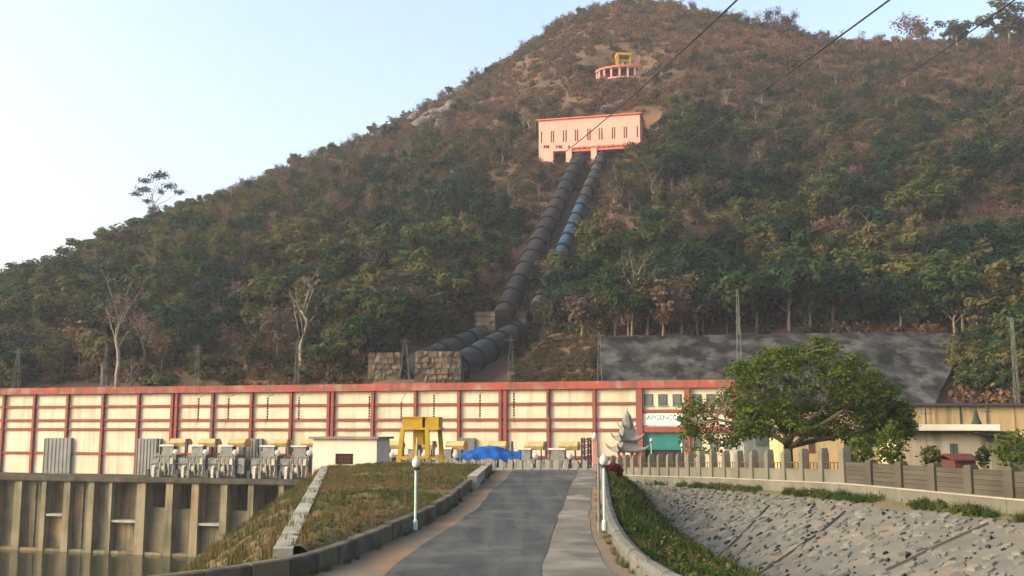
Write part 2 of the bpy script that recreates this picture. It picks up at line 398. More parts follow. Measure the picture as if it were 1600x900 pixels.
def seg_carve(X, Y, z):
    for a, b, r, w in SEGS:
        d = (b - a).to_2d(); L2 = d.length_squared
        t = np.clip(((X - a.x) * d.x + (Y - a.y) * d.y) / L2, -0.06, 1.0)
        dist = np.hypot(X - a.x - t * d.x, Y - a.y - t * d.y)
        zp = a.z + t * (b.z - a.z) - r - 0.75
        k = np.clip((w + 4 - dist) / 4.0, 0, 1)
        z = z * (1 - k) + (zp + np.clip(dist - w, 0, None) * .2) * k
    return z
RW0, RW1 = 155.0, 175.0        # retaining wall: foot and head distance
RWZ0, RWZ1 = CAMZ + uv(1200, 640)[1] * RW0, CAMZ + uv(1200, 527)[1] * RW1
def hill_z(X, Y, rough=True):
    X = np.asarray(X, float); Y = np.asarray(Y, float)
    u = X / Y
    Dn = 168 + (Y - uF(u)) / uK(u)
    zc = interp(Dn, _zD, _zZ)
    e = zc / np.maximum(Dn, 60)
    es = interp(u, _su, _se)
    e2 = np.where(e > EF, EF + (e - EF) * (es - EF) / (ES - EF), e)
    z = CAMZ + e2 * Y
    past = Dn > 430
    if rough:
        amp = np.clip((Dn - 168) / 25.0, 0, 1)
        z = z + amp * (fbm(X * .03, Y * .03, 4) * 7.0 + fbm(X * .16 + 9, Y * .16, 3) * 2.2)
    z = seg_carve(X, Y, z)
    pl = RWZ0 + (Y - RW0) / (RW1 - RW0) * (RWZ1 - RWZ0) - 0.7
    inw = (u > .082) & (u < .47) & (Y < RW1 + .5)
    z = np.where(inw, np.minimum(z, pl), z)
    # level pads for the valve house and the surge platform
    for c, rr in ((PADV, 17.0), (PADS, 9.0)):
        d = np.hypot(X - c.x, Y - c.y); k = np.clip((rr + 8 - d) / 8.0, 0, 1)
        z = z * (1 - k) + np.minimum(z, c.z) * k
    return z
PADV = at(925, 252, 292); PADS = at(966, 140, 338)
def hz(x, y): return float(hill_z(np.array([x]), np.array([y]))[0])
def hill_hit(px, py, y0=150, y1=520):
    u, e = uv(px, py); Ys = np.arange(y0, y1, 0.5)
    z = hill_z(u * Ys, Ys); r = CAMZ + e * Ys
    k = np.where(z >= r)[0]
    Y = Ys[k[0]] if len(k) else Ys[np.argmax(z - r)]
    return Vector((u * Y, Y, hz(u * Y, Y)))

us = np.linspace(-.85, .85, 260); ds = np.concatenate([np.linspace(140, 470, 145), np.linspace(476, 900, 30)])
UU, DD = np.meshgrid(us, ds)
YY = uF(UU) + (DD - 168) * uK(UU); XX = UU * YY; ZZ = hill_z(XX, YY)
mb = MB()
mb.v = list(zip(XX.ravel().tolist(), YY.ravel().tolist(), ZZ.ravel().tolist()))
n1 = len(us)
mb.f = [(i*n1+j, i*n1+j+1, (i+1)*n1+j+1, (i+1)*n1+j) for i in range(len(ds)-1) for j in range(n1-1)]; mb.m = [0] * len(mb.f)
struct('hill', mb, HILLM, True)

# ------------------------------------------------------------------ ground, water, yard
mb = MB(); mb.add([(-3000,-500,-1.5),(3000,-500,-1.5),(3000,5000,-1.5),(-3000,5000,-1.5)], [(0,1,2,3)]); struct('ground', mb, BANKG)
mb = MB(); mb.add([(-420,-60,ZW),(2,-60,ZW),(2,200,ZW),(-420,200,ZW)], [(0,1,2,3)]); struct('water', mb, WATER)

def zroad(Y): return CAMZ + interp(Y, [0,10,22,32,45,60,70,85,100,130], [-3.3,-3.28,-3.2,-3.05,-2.85,-2.70,-2.95,-4.0,-5.4,-7.2])
KL = [(-30,9.5),(-14,14.4),(-9,17.7),(-7.2,19.2),(-5.6,20.9),(-4.4,22.7),(-3.75,25.6),(-2.95,31),(-2.28,37),(-1.75,48),(-1.25,60),(-1.6,72),(-3.5,82)]
KR = [(26,8.0),(9,13),(5.2,16),(3.3,19),(2.85,21.3),(2.63,24.7),(2.75,30),(3.2,37),(4.1,48),(5.05,60),(5.6,72),(6.2,82)]
def dense(P, step=0.5):
    P = [Vector((*p, 0)) for p in P]; out = []
    for i in range(len(P) - 1):
        p0, p1, p2, p3 = P[max(i-1,0)], P[i], P[i+1], P[min(i+2, len(P)-1)]
        n = max(2, int((p2 - p1).length / step))
        for k in range(n):
            t = k / n
            out.append(0.5 * ((2*p1) + (p2-p0)*t + (2*p0-5*p1+4*p2-p3)*t*t + (3*p1-p0-3*p2+p3)*t**3))
    out.append(P[-1]); return out
def resample(D, step):
    out = [D[0]]; acc = 0
    for i in range(1, len(D)):
        acc += (D[i] - D[i-1]).length
        if acc >= step: out.append(D[i]); acc = 0
    return out
DKL, DKR = dense(KL), dense(KR)
def edge_at(D, Y):
    ys = [p.y for p in D]; xs = [p.x for p in D]
    return float(np.interp(Y, ys, xs))
# road bed (dirt shoulder), asphalt, concrete shoulder
ysr = np.concatenate([np.arange(4, 60, 1.0), np.arange(60, 106, 1.5)])
def strip(name, xl, xr, dz, m, n=9, jag=0.0):
    mb = MB(); P = []
    for Y in ysr:
        a, b = xl(Y), xr(Y)
        a += jag * float(fbm(Y * .45, 1.3, 3)); b += jag * float(fbm(Y * .45, 7.7, 3))
        P.append([(lerp(a, b, k/(n-1)), Y, float(zroad(Y)) + dz - 0.015 * abs(lerp(-1, 1, k/(n-1)))) for k in range(n)])
    mb.grid(P); return struct(name, mb, m, True)
def leftx(Y): return -40 if Y < 9.6 else edge_at(DKL, Y) - .02
def rightx(Y): return 30 if Y < 8.2 else edge_at(DKR, Y) + .02
strip('road_shoulder_dirt', leftx, rightx, 0.0, DIRT, 15)
strip('road', lambda Y: float(interp(Y, [0,22,27,36.5,60,75,90,106],[-3.3,-2.75,-2.4,-1.37,-.05,.3,-2,-10])),
      lambda Y: float(interp(Y, [0,22.8,27,35,48,60,75,90,106],[.6,.64,.93,1.55,2.6,3.8,4.6,5.5,6])), .022, ASPH, 9, .35)
strip('concrete_shoulder', lambda Y: float(interp(Y, [0,22.8,27,35,48,60,75,90,106],[.8,.68,.97,1.6,2.65,3.85,4.65,5.55,6.05])),
      lambda Y: (30 if Y < 8.2 else edge_at(DKR, Y) - (.45 if Y < 50 else .2)), .014, SHOULD, 7, .35)

# yard beyond the crest, and the made ground right of the boundary wall
mb = MB()
P = []
for Y in np.arange(96, 160.1, 4):
    xl = lerp(-21, -26.5, (Y - 96) / 44.0) if Y < 140 else A2.x + WT.x * ((Y - A2.y) / WT.y) + 2
    P.append([(lerp(xl, 150, k/12), Y, ZDECK - .05 + (0 if k < 6 else 0)) for k in range(13)])
mb.grid(P); struct('yard', mb, DIRT)

# boundary wall foot line (right of the road) from the photo
FB = [at(2050, 850, 29), at(1600, 803, 39), at(1330, 773, 50), at(1120, 759, 68), at(950, 751, 95)]
FB[0].z = FB[1].z
def fence_pt(Y):
    ys = [p.y for p in FB]
    return Vector((np.interp(Y, ys, [p.x for p in FB]), Y, np.interp(Y, ys, [p.z for p in FB])))
# made ground behind the wall
mb = MB(); P = []
for Y in np.arange(20, 97, 3.0):
    f = fence_pt(Y); zz = f.z + .15
    P.append([(f.x + .1 + (0 if k == 0 else 2 + (k-1) * 14), Y, zz + (0 if k < 2 else -.1)) for k in range(11)])
for Y in np.arange(98, 158, 4.0):
    f = fence_pt(95); t = min(1, (Y - 95) / 12.0)
    P.append([(f.x + .1 + (0 if k == 0 else 2 + (k-1) * 14), Y, lerp(f.z + .05, ZDECK - .02, t)) for k in range(11)])
mb.grid(P); struct('yard_terrace', mb, DITCHG, True)

# ditch: grass slope from the kerb, stone pitching up to the wall
DB = [(12.5,18,-5.9),(9.6,28,-6.0),(8.0,38,-6.0),(7.8,50,-5.75),(8.4,62,-5.4),(9.0,72,-5.1),(9.6,84,-4.85)]
def ditch_pt(Y):
    ys = [p[1] for p in DB]
    return Vector((np.interp(Y, ys, [p[0] for p in DB]), Y, CAMZ + np.interp(Y, ys, [p[2] for p in DB])))
def rev_top(Y):
    f = fence_pt(Y); w = float(np.interp(Y, [30, 50, 70, 84], [1.0, 1.1, .8, .3]))
    return Vector((f.x - w, Y, f.z - .22))
mb = MB(); P = []
for Y in np.arange(9, 84.5, .75):
    a = Vector((edge_at(DKR, max(Y, 8.5)) + .3, Y, float(zroad(Y)) + .05)); b = ditch_pt(Y)
    if b.x < a.x + .4: b.x = a.x + .4
    row = []
    for k in range(10):
        t = k / 9; p = a.lerp(b, t); bulge = math.sin(t * math.pi) * .35
        row.append((p.x, p.y, p.z + bulge + float(fbm(p.x * .7, p.y * .7, 3)) * .3 * math.sin(t * math.pi)))
    P.append(row)
mb.grid(P); DITCH = struct('ditch_bank', mb, DITCHG, True)
mb = MB(); P = []
for Y in np.arange(9, 95.5, 1.0):
    r = rev_top(min(Y, 84)); r.y = Y
    f = fence_pt(Y)
    if Y > 84: r = Vector((f.x - .5, Y, f.z - .2))
    P.append([(lerp(r.x, f.x + .05, k/3), Y, lerp(r.z, f.z + .02, k/3) + (.06 if 0 < k < 3 else 0) * float(fbm(Y * .6, k, 2) + .5)) for k in range(4)])
mb.grid(P); struct('verge', mb, DITCHG, True)
mb = MB(); P = []           # far end of the ditch, between kerb and wall
for Y in np.arange(83.5, 97, 1.5):
    x0 = edge_at(DKR, 82) + .3; f = fence_pt(min(Y, 95))
    P.append([(lerp(x0, f.x - .4, k/4), Y, lerp(float(zroad(Y)), f.z - .2, k/4)) for k in range(5)])
mb.grid(P); struct('verge_end', mb, DITCHG, True)

# ------------------------------------------------------------------ stone revetment
REV = empty('stone_revetment', ditch_pt(50), 0, 'sloping grey stone pitching between the ditch and the boundary wall', 'revetment')
RO = ditch_pt(50)
NV = 14
def rev_pt(Y, t, h=0.0):
    a, b = ditch_pt(Y), rev_top(Y)
    b.y += .186 * 3 * 0
    p = a.lerp(b, t)
    bul = math.sin(t * math.pi) * .12 + float(fbm(p.x * .5 + 3, Y * .5, 3)) * .16 * math.sin(min(1, t * 1.2) * math.pi)
    n = Vector((-(b.z - a.z), 0, (b.x - a.x))).normalized()
    return p + n * (bul + h)
mb = MB(); mb.grid([[rev_pt(Y, k/NV) - RO for k in range(NV+1)] for Y in np.arange(9, 84.6, .6)])
mb.build('pitching_face', MORTAR, REV, True)
def stone_mesh(rs, la, lb, h):
    """a flat-topped irregular stone: la along the fall line, lb across"""
    n = rs.randint(6, 9); an = np.sort(rs.rand(n) * .5 + np.arange(n)) / n * 2 * math.pi
    lo = [(math.cos(a) * la * (.65 + .7 * rs.rand()), math.sin(a) * lb * (.65 + .7 * rs.rand()), -.06) for a in an]
    hi = [(x * .72, y * .72, h * (.8 + .4 * rs.rand())) for x, y, _ in lo]
    m = MB(); m.add(lo + hi + [(0, 0, h * 1.15)], [(k, (k+1) % n, n + (k+1) % n, n + k) for k in range(n)] + [(n + k, n + (k+1) % n, 2*n) for k in range(n)])
    return m
rs = np.random.RandomState(11)
SML = [stone_mesh(rs, .24 + .16 * rs.rand(), .15 + .09 * rs.rand(), .025 + .04 * rs.rand()) for k in range(14)]
SMD = [stone_mesh(rs, .17 + .15 * rs.rand(), .05 + .05 * rs.rand(), .03 + .05 * rs.rand()) for k in range(14)]
ML = [s.mesh('stone', STONEL) for s in SML]; MD = [s.mesh('stone', STONED) for s in SMD]
_g = [(px_of(*rev_pt(Y, t)), Y, t) for Y in np.arange(18, 83, .3) for t in np.linspace(0, 1, 21)]
def rev_find(px, py): return min(_g, key=lambda q: (q[0][0] - px) ** 2 + (q[0][1] - py) ** 2)[1:]
(_ya, _ta), (_yb, _tb) = rev_find(1203, 790), rev_find(1123, 869)
SLANT = (_yb - _ya) / (_tb - _ta)          # metres along the ditch for one full height of the pitching
stones = []
for Y in np.arange(16, 84, .34):
    nrow = 13
    for k in range(nrow):
        if rs.rand() < .22: continue
        t = min(.985, max(.01, (k + .5 + (rs.rand() - .5) * 1.3) / nrow)); y = Y + (rs.rand() - .5) * .6
        dark = rs.rand() < (.34 + .3 * float(fbm(y * .35, t * 3 + 5, 2)))
        p = rev_pt(y, t); u, v = px_of(*p)
        size = (.62 + .85 * rs.rand()) * (1.0 if not dark else .78)
        stones.append((p, t, y, dark, rs.randint(14), size, size / p.y if -5 < u < 1605 and v < 905 else 0))
stones.sort(key=lambda s: -s[6])
rest = {False: MB(), True: MB()}
for i, (p, t, y, dark, k, size, _) in enumerate(stones):
    a, b = ditch_pt(y), rev_top(y); ex = (rev_pt(y + SLANT * .1, t + .1) - rev_pt(y, t)).normalized() if t < .85 else (rev_pt(y, t) - rev_pt(y - SLANT * .1, t - .1)).normalized(); ey = Vector((0, 1, 0)); ez = ex.cross(ey).normalized(); ey = ez.cross(ex)
    if ez.z < 0: ez = -ez
    rot = Matrix((ex, ey, ez)).transposed().to_4x4()
    rot = rot @ Matrix.Rotation((random.Random(i).random() - .5) * .7, 4, 'Z')
    mt = Matrix.Translation(p - RO) @ rot @ Matrix.Scale(size, 4)
    if i < 300:
        o = link('stone', (MD if dark else ML)[k], REV); o.matrix_local = mt
    else:
        SS = (SMD if dark else SML)[k]; rest[dark].add([mt @ Vector(v) for v in SS.v], SS.f)
tag(rest[False].build('distant_pale_stones', STONEL, REV), kind='stuff')
tag(rest[True].build('distant_dark_stones', STONED, REV), kind='stuff')
for pa, pb in (((1203, 790), (1120, 872)), ((1322, 801), (1188, 898)), ((1088, 774), (1040, 825)), ((1560, 814), (1330, 912))):
    (ya, ta), (yb, tb) = rev_find(*pa), rev_find(*pb)
    m = MB(); pts = [rev_pt(lerp(ya, yb, k / 8), lerp(ta, tb, k / 8)) for k in range(9)]
    for i in range(8):
        a, b = pts[i] - RO, pts[i+1] - RO; w = Vector((.06, .12, 0)); h = Vector((-.04, 0, .06))
        m.hexa([a - w - h, a + w - h, b + w - h, b - w - h], [a - w*.7 + h, a + w*.7 + h, b + w*.7 + h, b - w*.7 + h])
    m.build('drain_rib', RIBB, REV)

# ------------------------------------------------------------------ kerbs
def kerb(D, name, label, mats, w, h, step, side, rounded=False, ymin=0):
    R = resample(D, step); R = [p for p in R if p.y > ymin]
    root = empty(name, (R[0].x, R[0].y, float(zroad(R[0].y))), 0, label, 'kerb'); O = root.location.copy()
    for i in range(len(R) - 1):
        a, b = R[i].copy(), R[i+1].copy(); a.z = float(zroad(a.y)); b.z = float(zroad(b.y))
        d = (b - a).normalized(); nn = Vector((d.y, -d.x, 0)) * side; g = d * .018
        a0, b0 = a + g - O, b - g - O; hh = h + (random.Random(i * 7 + 1).random() - .5) * .035; z = Vector((0, 0, 1))
        m = MB()
        if rounded:
            prof = [(0, -.3), (0, hh * .62), (w * .16, hh * .9), (w * .5, hh), (w * .84, hh * .9), (w, hh * .6), (w, -.5)]
        else:
            prof = [(0, -.3), (.02, hh - .03), (.06, hh), (w - .05, hh), (w, hh - .05), (w, -.5)]
        k = len(prof)
        m.add([a0 + nn * x + z * y for x, y in prof] + [b0 + nn * x + z * y for x, y in prof],
              [tuple(range(k)), tuple(range(k, 2*k))[::-1]] + [(j, k + j, k + (j+1) % k, (j+1) % k) for j in range(k)])
        m.build('kerb_block', mats[i % len(mats)], root)
    return root
kerb(DKL, 'kerb', 'low kerb wall with worn ochre and black blocks on the left of the road', [KERBA, KERBB], .34, .42, .7, -1)
kerb(DKR, 'kerb', 'rounded grey kerb wall on the right of the road beside the ditch', [KERBR], .36, .38, 1.6, 1, True)

# ------------------------------------------------------------------ grass embankment left of the road, coping strip, brown bank
STF, STN = at(508, 731, 61.5), Vector((-5.0, 22.9, CAMZ - 2.76))
def strip_pt(Y):
    t = (Y - STN.y) / (STF.y - STN.y); return STN.lerp(STF, t)
mb = MB(); P = []
for Y in np.arange(23.3, 62.6, .6):
    kx = edge_at(DKL, Y) - .30; s = strip_pt(Y); kz = float(zroad(Y)) + .36
    row = []
    for k in range(22):
        t = k / 21; x = lerp(kx, s.x + .1, t); z = lerp(kz, s.z + .02, t)
        und = float(fbm(x * .35, Y * .35, 4)) * .38 * math.sin(t * math.pi) + .18 * math.sin(t * math.pi)
        row.append((x, Y, z + und))
    P.append(row)
last = P[-1]; P.append([(x, y + 3.5, z - 3.2) for x, y, z in last]); P.append([(x, y + 16, ZDECK - .6) for x, y, z in last])
mb.grid(P); struct('grass_embankment', mb, GRASSG, True)

root = empty('concrete_coping', STN, 0, 'pale concrete coping strip along the left edge of the grass embankment', 'coping')
nsl = 14
for i in range(nsl):
    a = strip_pt(lerp(STN.y, STF.y, i / nsl) + .02) - STN; b = strip_pt(lerp(STN.y, STF.y, (i+1) / nsl) - .02) - STN
    w = Vector((.42, .08, 0)); up = Vector((0, 0, .10 + .02 * (i % 2))); dn = Vector((0, 0, -1.2))
    m = MB(); m.hexa([a - w*.5 + dn, a + w*.5 + dn, b + w*.5 + dn, b - w*.5 + dn], [a - w*.5 + up, a + w*.5 + up, b + w*.5 + up, b - w*.5 + up])
    m.build('coping_slab', CONCL, root)
p = at(762, 727, 63.5); q = at(738, 748, 47)
root = empty('coping_end', q, 0, 'short pale coping slab where the grass embankment meets the crest of the road', 'coping')
m = MB(); a = q - q; b = p - q; w = Vector((.22, .05, 0)); up = Vector((0,0,.12))
m.hexa([a - w - up*4, a + w - up*4, b + w - up*4, b - w - up*4], [a - w + up, a + w + up, b + w + up, b - w + up]); m.build('coping_slab', CONCL, root)
m = MB(); m.hexa([b + Vector((-.3,-.1,-.6)), b + Vector((.3,-.1,-.6)), b + Vector((.3,.4,-.6)), b + Vector((-.3,.4,-.6))],
                 [b + Vector((-.3,-.1,.3)), b + Vector((.3,-.1,.3)), b + Vector((.3,.4,.3)), b + Vector((-.3,.4,.3))]); m.build('end_block', CONCL, root)

# brown bank falling to the water
mb = MB(); P = []
for Y in np.arange(10, 140, 1.2):
    s = strip_pt(min(max(Y, 15), 61.5)); s = Vector((s.x - .15, Y, s.z - .05))
    if Y < 22.9: s.x = edge_at(DKL, max(Y, 9.7)) - .3; s.z = float(zroad(Y)) + .3
    if Y > 61.5:
        t = (Y - 61.5) / 78.5
        s = Vector((STF.x - 10 * t, Y, lerp(STF.z, ZDECK - .3, min(1, (Y - 61.5) / 30.0))))
    row = []
    for k in range(16):
        d = k / 15 * 26.0
        drop = .62 * d + .012 * d * d - .9 * (1 - math.exp(-d / 1.6)) * 0
        x = s.x - d * .97; z = s.z - drop
        z += float(fbm(x * .3 + 4, Y * .3, 4)) * 1.3 * min(1, d / 2)
        row.append((x, Y + d * .10, z))
    P.append(row)
mb.grid(P); BANK = struct('brown_bank', mb, BANKG, True)

# ------------------------------------------------------------------ powerhouse
PH = empty('powerhouse', (A2.x, A2.y, ZDECK), WANG, 'long cream powerhouse with red ribs and bands at the foot of the hill', 'building')
S0, SE = -26.0, wall_s(1152)
SB = wall_s(1000)
cols = [wall_s(p) for p in (4, 52, 104, 159.5, 215, 268, 275, 331, 392, 454, 513, 519.5, 582, 649, 717, 782, 790, 857, 929)]
bay = cols[1] - cols[0]
cols = [cols[0] - bay * k for k in (4, 3, 2, 1)] + cols
rows = [WH * (745 - y) / 144.0 for y in (711, 671, 656, 633)]      # band heights above the deck
zbb = WH * (745 - 612) / 144.0
m = MB(); m.box(S0, SE, .35, 20, -.5, WH - .3); m.build('core_wall', CREAM, PH)
m = MB(); m.box(S0 - .3, SE + .35, -.55, 20.3, zbb, WH); m.build('parapet_band', REDW, PH)
for i, c in enumerate(cols):
    m = MB(); m.box(c - .21, c + .21, -.32, .4, -.2, zbb - .003); m.build('red_rib', RED, PH)
edges = [S0] + cols + [SB]
for i in range(len(edges) - 1):
    a, b = edges[i] + .21, edges[i+1] - .21
    if b - a < .15: continue
    zz = [0] + rows + [zbb]
    for k in range(5):
        lo = zz[k] + (.165 if k else .02); hi = zz[k+1] - (.165 if k < 4 else .02)
        m = MB(); m.box(a + .01, b - .01, .12, .36, lo, hi); m.build('wall_panel', CREAM, PH)
for k, r in enumerate(rows):
    m = MB(); m.box(S0, SB, -.16, .38, r - .165, r + .165); m.build('red_band', RED, PH)
# taller end bay with windows, sign and shutter
s1074 = wall_s(1075)
for p, w in ((1000, .42), (1075, .34), (1150, .42)):
    s = wall_s(p); m = MB(); m.box(s - w, s + w, -.42, .4, -.2, zbb - .003); m.build('red_rib', RED, PH)
def hpy(py, px):  # height above the deck at a photo row on the front
    s = wall_s(px, py); Y = (Vector((A2.x, A2.y, 0)) + WT * s).y
    return at(px, py, Y).z - ZDECK
for a, b in ((SB + .42, s1074 - .34), (s1074 + .34, wall_s(1150) - .42)):
    px = 1040 if a < s1074 else 1112
    zb1, zb2, zb3 = hpy(642, px), hpy(671, px), hpy(709, px)
    m = MB(); m.box(a + .01, b - .01, .1, .37, zb1 + .19, zbb - .01); m.build('wall_panel', CREAM, PH)
    m = MB(); m.box(a + .01, b - .01, .1, .37, zb2 + .36, zb1 - .19); m.build('wall_panel', CREAM, PH)
    m = MB(); m.box(a, b, -.2, .38, zb1 - .18, zb1 + .18); m.build('red_band', RED, PH)
    m = MB(); m.box(a, b, -.3, .38, zb2 - .34, zb2 + .34); m.build('red_band', RED, PH)
    if a > s1074: m = MB(); m.box(a + .01, b - .01, .1, .37, -.1, zb2 - .35); m.build('wall_panel', CREAM, PH)
def window(s0, s1, z0, z1, y=.10):
    m = MB(); fr = .09
    m.box(s0, s1, y - .07, y + .05, z0, z0 + fr).box(s0, s1, y - .07, y + .05, z1 - fr, z1).box(s0, s0 + fr, y - .07, y + .05, z0 + fr, z1 - fr).box(s1 - fr, s1, y - .07, y + .05, z0 + fr, z1 - fr)
    w = m.build('window', GREENW, PH)
    n = 2
    for k in range(n):
        a, b = lerp(s0 + fr, s1 - fr, k / n), lerp(s0 + fr, s1 - fr, (k+1) / n)
        m = MB(); m.box(a + .02, b - .02, y - .04, y + .06, z0 + fr, z1 - fr); m.build('pane', GLASS, w)
    m = MB(); m.box(s0 - .1, s1 + .1, y - .18, y + .06, z0 - .12, z0 - .002); m.build('sill', CONCL, w)
for a, b in ((1007, 1021), (1029.5, 1043.5), (1052, 1066), (1083, 1097), (1105, 1119), (1128, 1142)):
    window(wall_s(a), wall_s(b), hpy(633.5, a), hpy(616, a))
for a, b in ((1084, 1096), (1109, 1120.5), (1131, 1143)): window(wall_s(a), wall_s(b), hpy(701, a), hpy(684, a))
sa, sb = wall_s(1007.5), wall_s(1067.5); zt, zm = hpy(677, 1037), hpy(703, 1037)
nsl = 18
for k in range(nsl):
    z0 = lerp(zm, zt, k / nsl); z1 = lerp(zm, zt, (k+1) / nsl)
    m = MB(); m.prism_x([(.20, z0), (.12, lerp(z0, z1, .5)), (.20, z1 - .012), (.26, z1 - .012), (.26, z0)], sa, sb); m.build('shutter_slat', TEAL, PH)
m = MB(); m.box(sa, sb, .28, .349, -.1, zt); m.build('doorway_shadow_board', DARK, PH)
za, zc = hpy(664.5, 1037), hpy(646, 1037); ssa, ssb = wall_s(1004), wall_s(1070.5)
m = MB(); m.box(ssa, ssb, -.02, .09, za, zc); sg = m.build('sign_board', SIGNM, PH); sg['label'] = 'white name board with pale green lettering'
def text_mesh(txt, width, height, m, name, loc, parent):
    cu = bpy.data.curves.new('lettering', 'FONT'); cu.body = txt; cu.extrude = .012; cu.offset = .018; cu.align_x = 'CENTER'; cu.align_y = 'CENTER'; cu.resolution_u = 3
    to = bpy.data.objects.new('tmp_text', cu); COL.objects.link(to)
    dg = bpy.context.evaluated_depsgraph_get(); me = bpy.data.meshes.new_from_object(to.evaluated_get(dg)); bpy.data.objects.remove(to)
    me.materials.clear(); me.materials.append(m)
    co = np.array([v.co[:] for v in me.vertices]); mn, mx = co.min(0), co.max(0); c = (mn + mx) / 2; sz = mx - mn
    me.transform(Matrix.Diagonal((width / sz[0], height / sz[1], 1, 1)) @ Matrix.Translation((-c[0], -c[1], 0)))
    o = link(name, me, parent); o.location = loc; o.rotation_euler = (math.pi / 2, 0, 0); return o
text_mesh('APGENCO', (ssb - ssa) * .74, (zc - za) * .40, SIGNG, 'lettering', (lerp(ssa, ssb, .47), -.03, lerp(za, zc, .66)), sg)
m = MB(); m.box(lerp(ssa, ssb, .14), lerp(ssa, ssb, .82), -.035, -.021, lerp(za, zc, .385), lerp(za, zc, .425)); m.build('underline', SIGNK, sg)
m = MB(); m.lathe([(0.01,0),(.34,0),(.34,.02),(.01,.02)], 14); o = m.build('emblem', SIGNG, sg); o.location = (lerp(ssa, ssb, .88), -.022, lerp(za, zc, .5)); o.rotation_euler = (math.pi/2, 0, 0)
m = MB(); m.box(lerp(ssa, ssb, .2), lerp(ssa, ssb, .46), -.035, -.021, lerp(za, zc, .23), lerp(za, zc, .28)); m.build('red_rule', SIGNR, sg)
# steel doors along the front
for a, b, t, nm in ((73, 114, 684, 'steel_door'), (217.5, 253, 685, 'steel_door'), (377, 411, 685, 'steel_door'), (717, 742, 684, 'steel_door')):
    s0, s1 = wall_s(a), wall_s(b); h = hpy(t, a)
    nr = 7
    m = MB(); m.box(s0, s1, -.36, .05, -.05, h - .002); d = m.build(nm, GREYB, PH)
    for k in range(nr + 1):
        x = lerp(s0, s1, k / nr); m = MB(); m.box(x - .06, x + .06, -.44, -.361, .05, h - .1); m.build('door_rib', GREYB, d)

# ------------------------------------------------------------------ tailrace wall and deck
TW = empty('tailrace_wall', (A2.x, A2.y, ZDECK), WANG, 'mossy concrete tailrace wall with piers and dark gate openings above the water', 'wall')
OFF = -6.5
def ts(px): return wall_s(px, 800, OFF)
send = wall_s(492, 745, OFF)
m = MB(); m.box(S0, send, OFF - .9, .34, -.75, -.02); m.build('deck_slab', DECKM, TW)
m = MB(); m.box(S0, send, OFF - 1.05, OFF - .85, -.62, -.10); m.build('deck_edge_beam', DECKM, TW)
zb = ZW - ZDECK - 2.5
zof = lambda py: (CAMZ + uv(250, py)[1] * 146.0) - ZDECK
piers = [(-40, .9), (-2, .9), (32, 1.4), (72, .9), (108, 1.3), (146, 1.1), (176, .6), (224, 1.6), (268, 1.3), (308, 1.3), (353, 1.2), (395, .95), (442, .9), (488, 1.2)]
opens = {(72,108): (809, 1), (176,224): (816, 1), (224,268): (792, 0), (268,308): (793, 0), (308,353): (817, 1), (353,395): (794, 0), (395,442): (794, 0), (442,488): (790, 0)}
pc = [ts(p) for p, _ in piers]
for (p, w), c in zip(piers, pc):
    m = MB(); m.hexa([(c - w*.5, OFF - .82, zb), (c + w*.5, OFF - .82, zb), (c + w*.5, OFF + 3, zb), (c - w*.5, OFF + 3, zb)],
                     [(c - w*.42, OFF - .70, -.76), (c + w*.42, OFF - .70, -.76), (c + w*.42, OFF + 3, -.76), (c - w*.42, OFF + 3, -.76)])
    m.build('pier', PIERL, TW)
zplinth = ZW - ZDECK + .75
m = MB(); m.box(S0, send, OFF - .62, OFF + 1, zb, zplinth - .4); m.build('water_line_plinth', PIER, TW)
for i in range(len(piers) - 1):
    a, b = pc[i] + piers[i][1] * .42, pc[i+1] - piers[i+1][1] * .42
    key = (piers[i][0], piers[i+1][0])
    if key in opens:
        py, sill = opens[key]; zs = zof(py)
        m = MB(); m.box(a, b, OFF + .4, OFF + .95, zb, zs); m.build('lower_panel', PIER, TW)
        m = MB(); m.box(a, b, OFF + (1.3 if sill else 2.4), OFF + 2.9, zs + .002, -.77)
        m.build('recess_back', PIER if sill else DARK, TW)  # openings without a sill: shade under the deck put into a near-black back
        if sill:
            m = MB(); m.box(a - .1, b + .1, OFF - .6, OFF + 1.25, zs + .003, zs + .33); m.build('sill', CONCL, TW)
        else:
            for k in range(5):
                x = lerp(a, b, (k + 1) / 6); m = MB(); m.box(x - .05, x + .05, OFF + 1.9, OFF + 2.0, zs + .003, -.77); m.build('trash_bar', STEELD, TW)
    else:
        n = 2 if b - a > 3 else 1
        for k in range(n):
            m = MB(); m.box(lerp(a, b, k/n) + .02, lerp(a, b, (k+1)/n) - .02, OFF + .25 + .2 * ((i + k) % 2), OFF + .95, zb, -.77); m.build('wall_panel', PIER, TW)

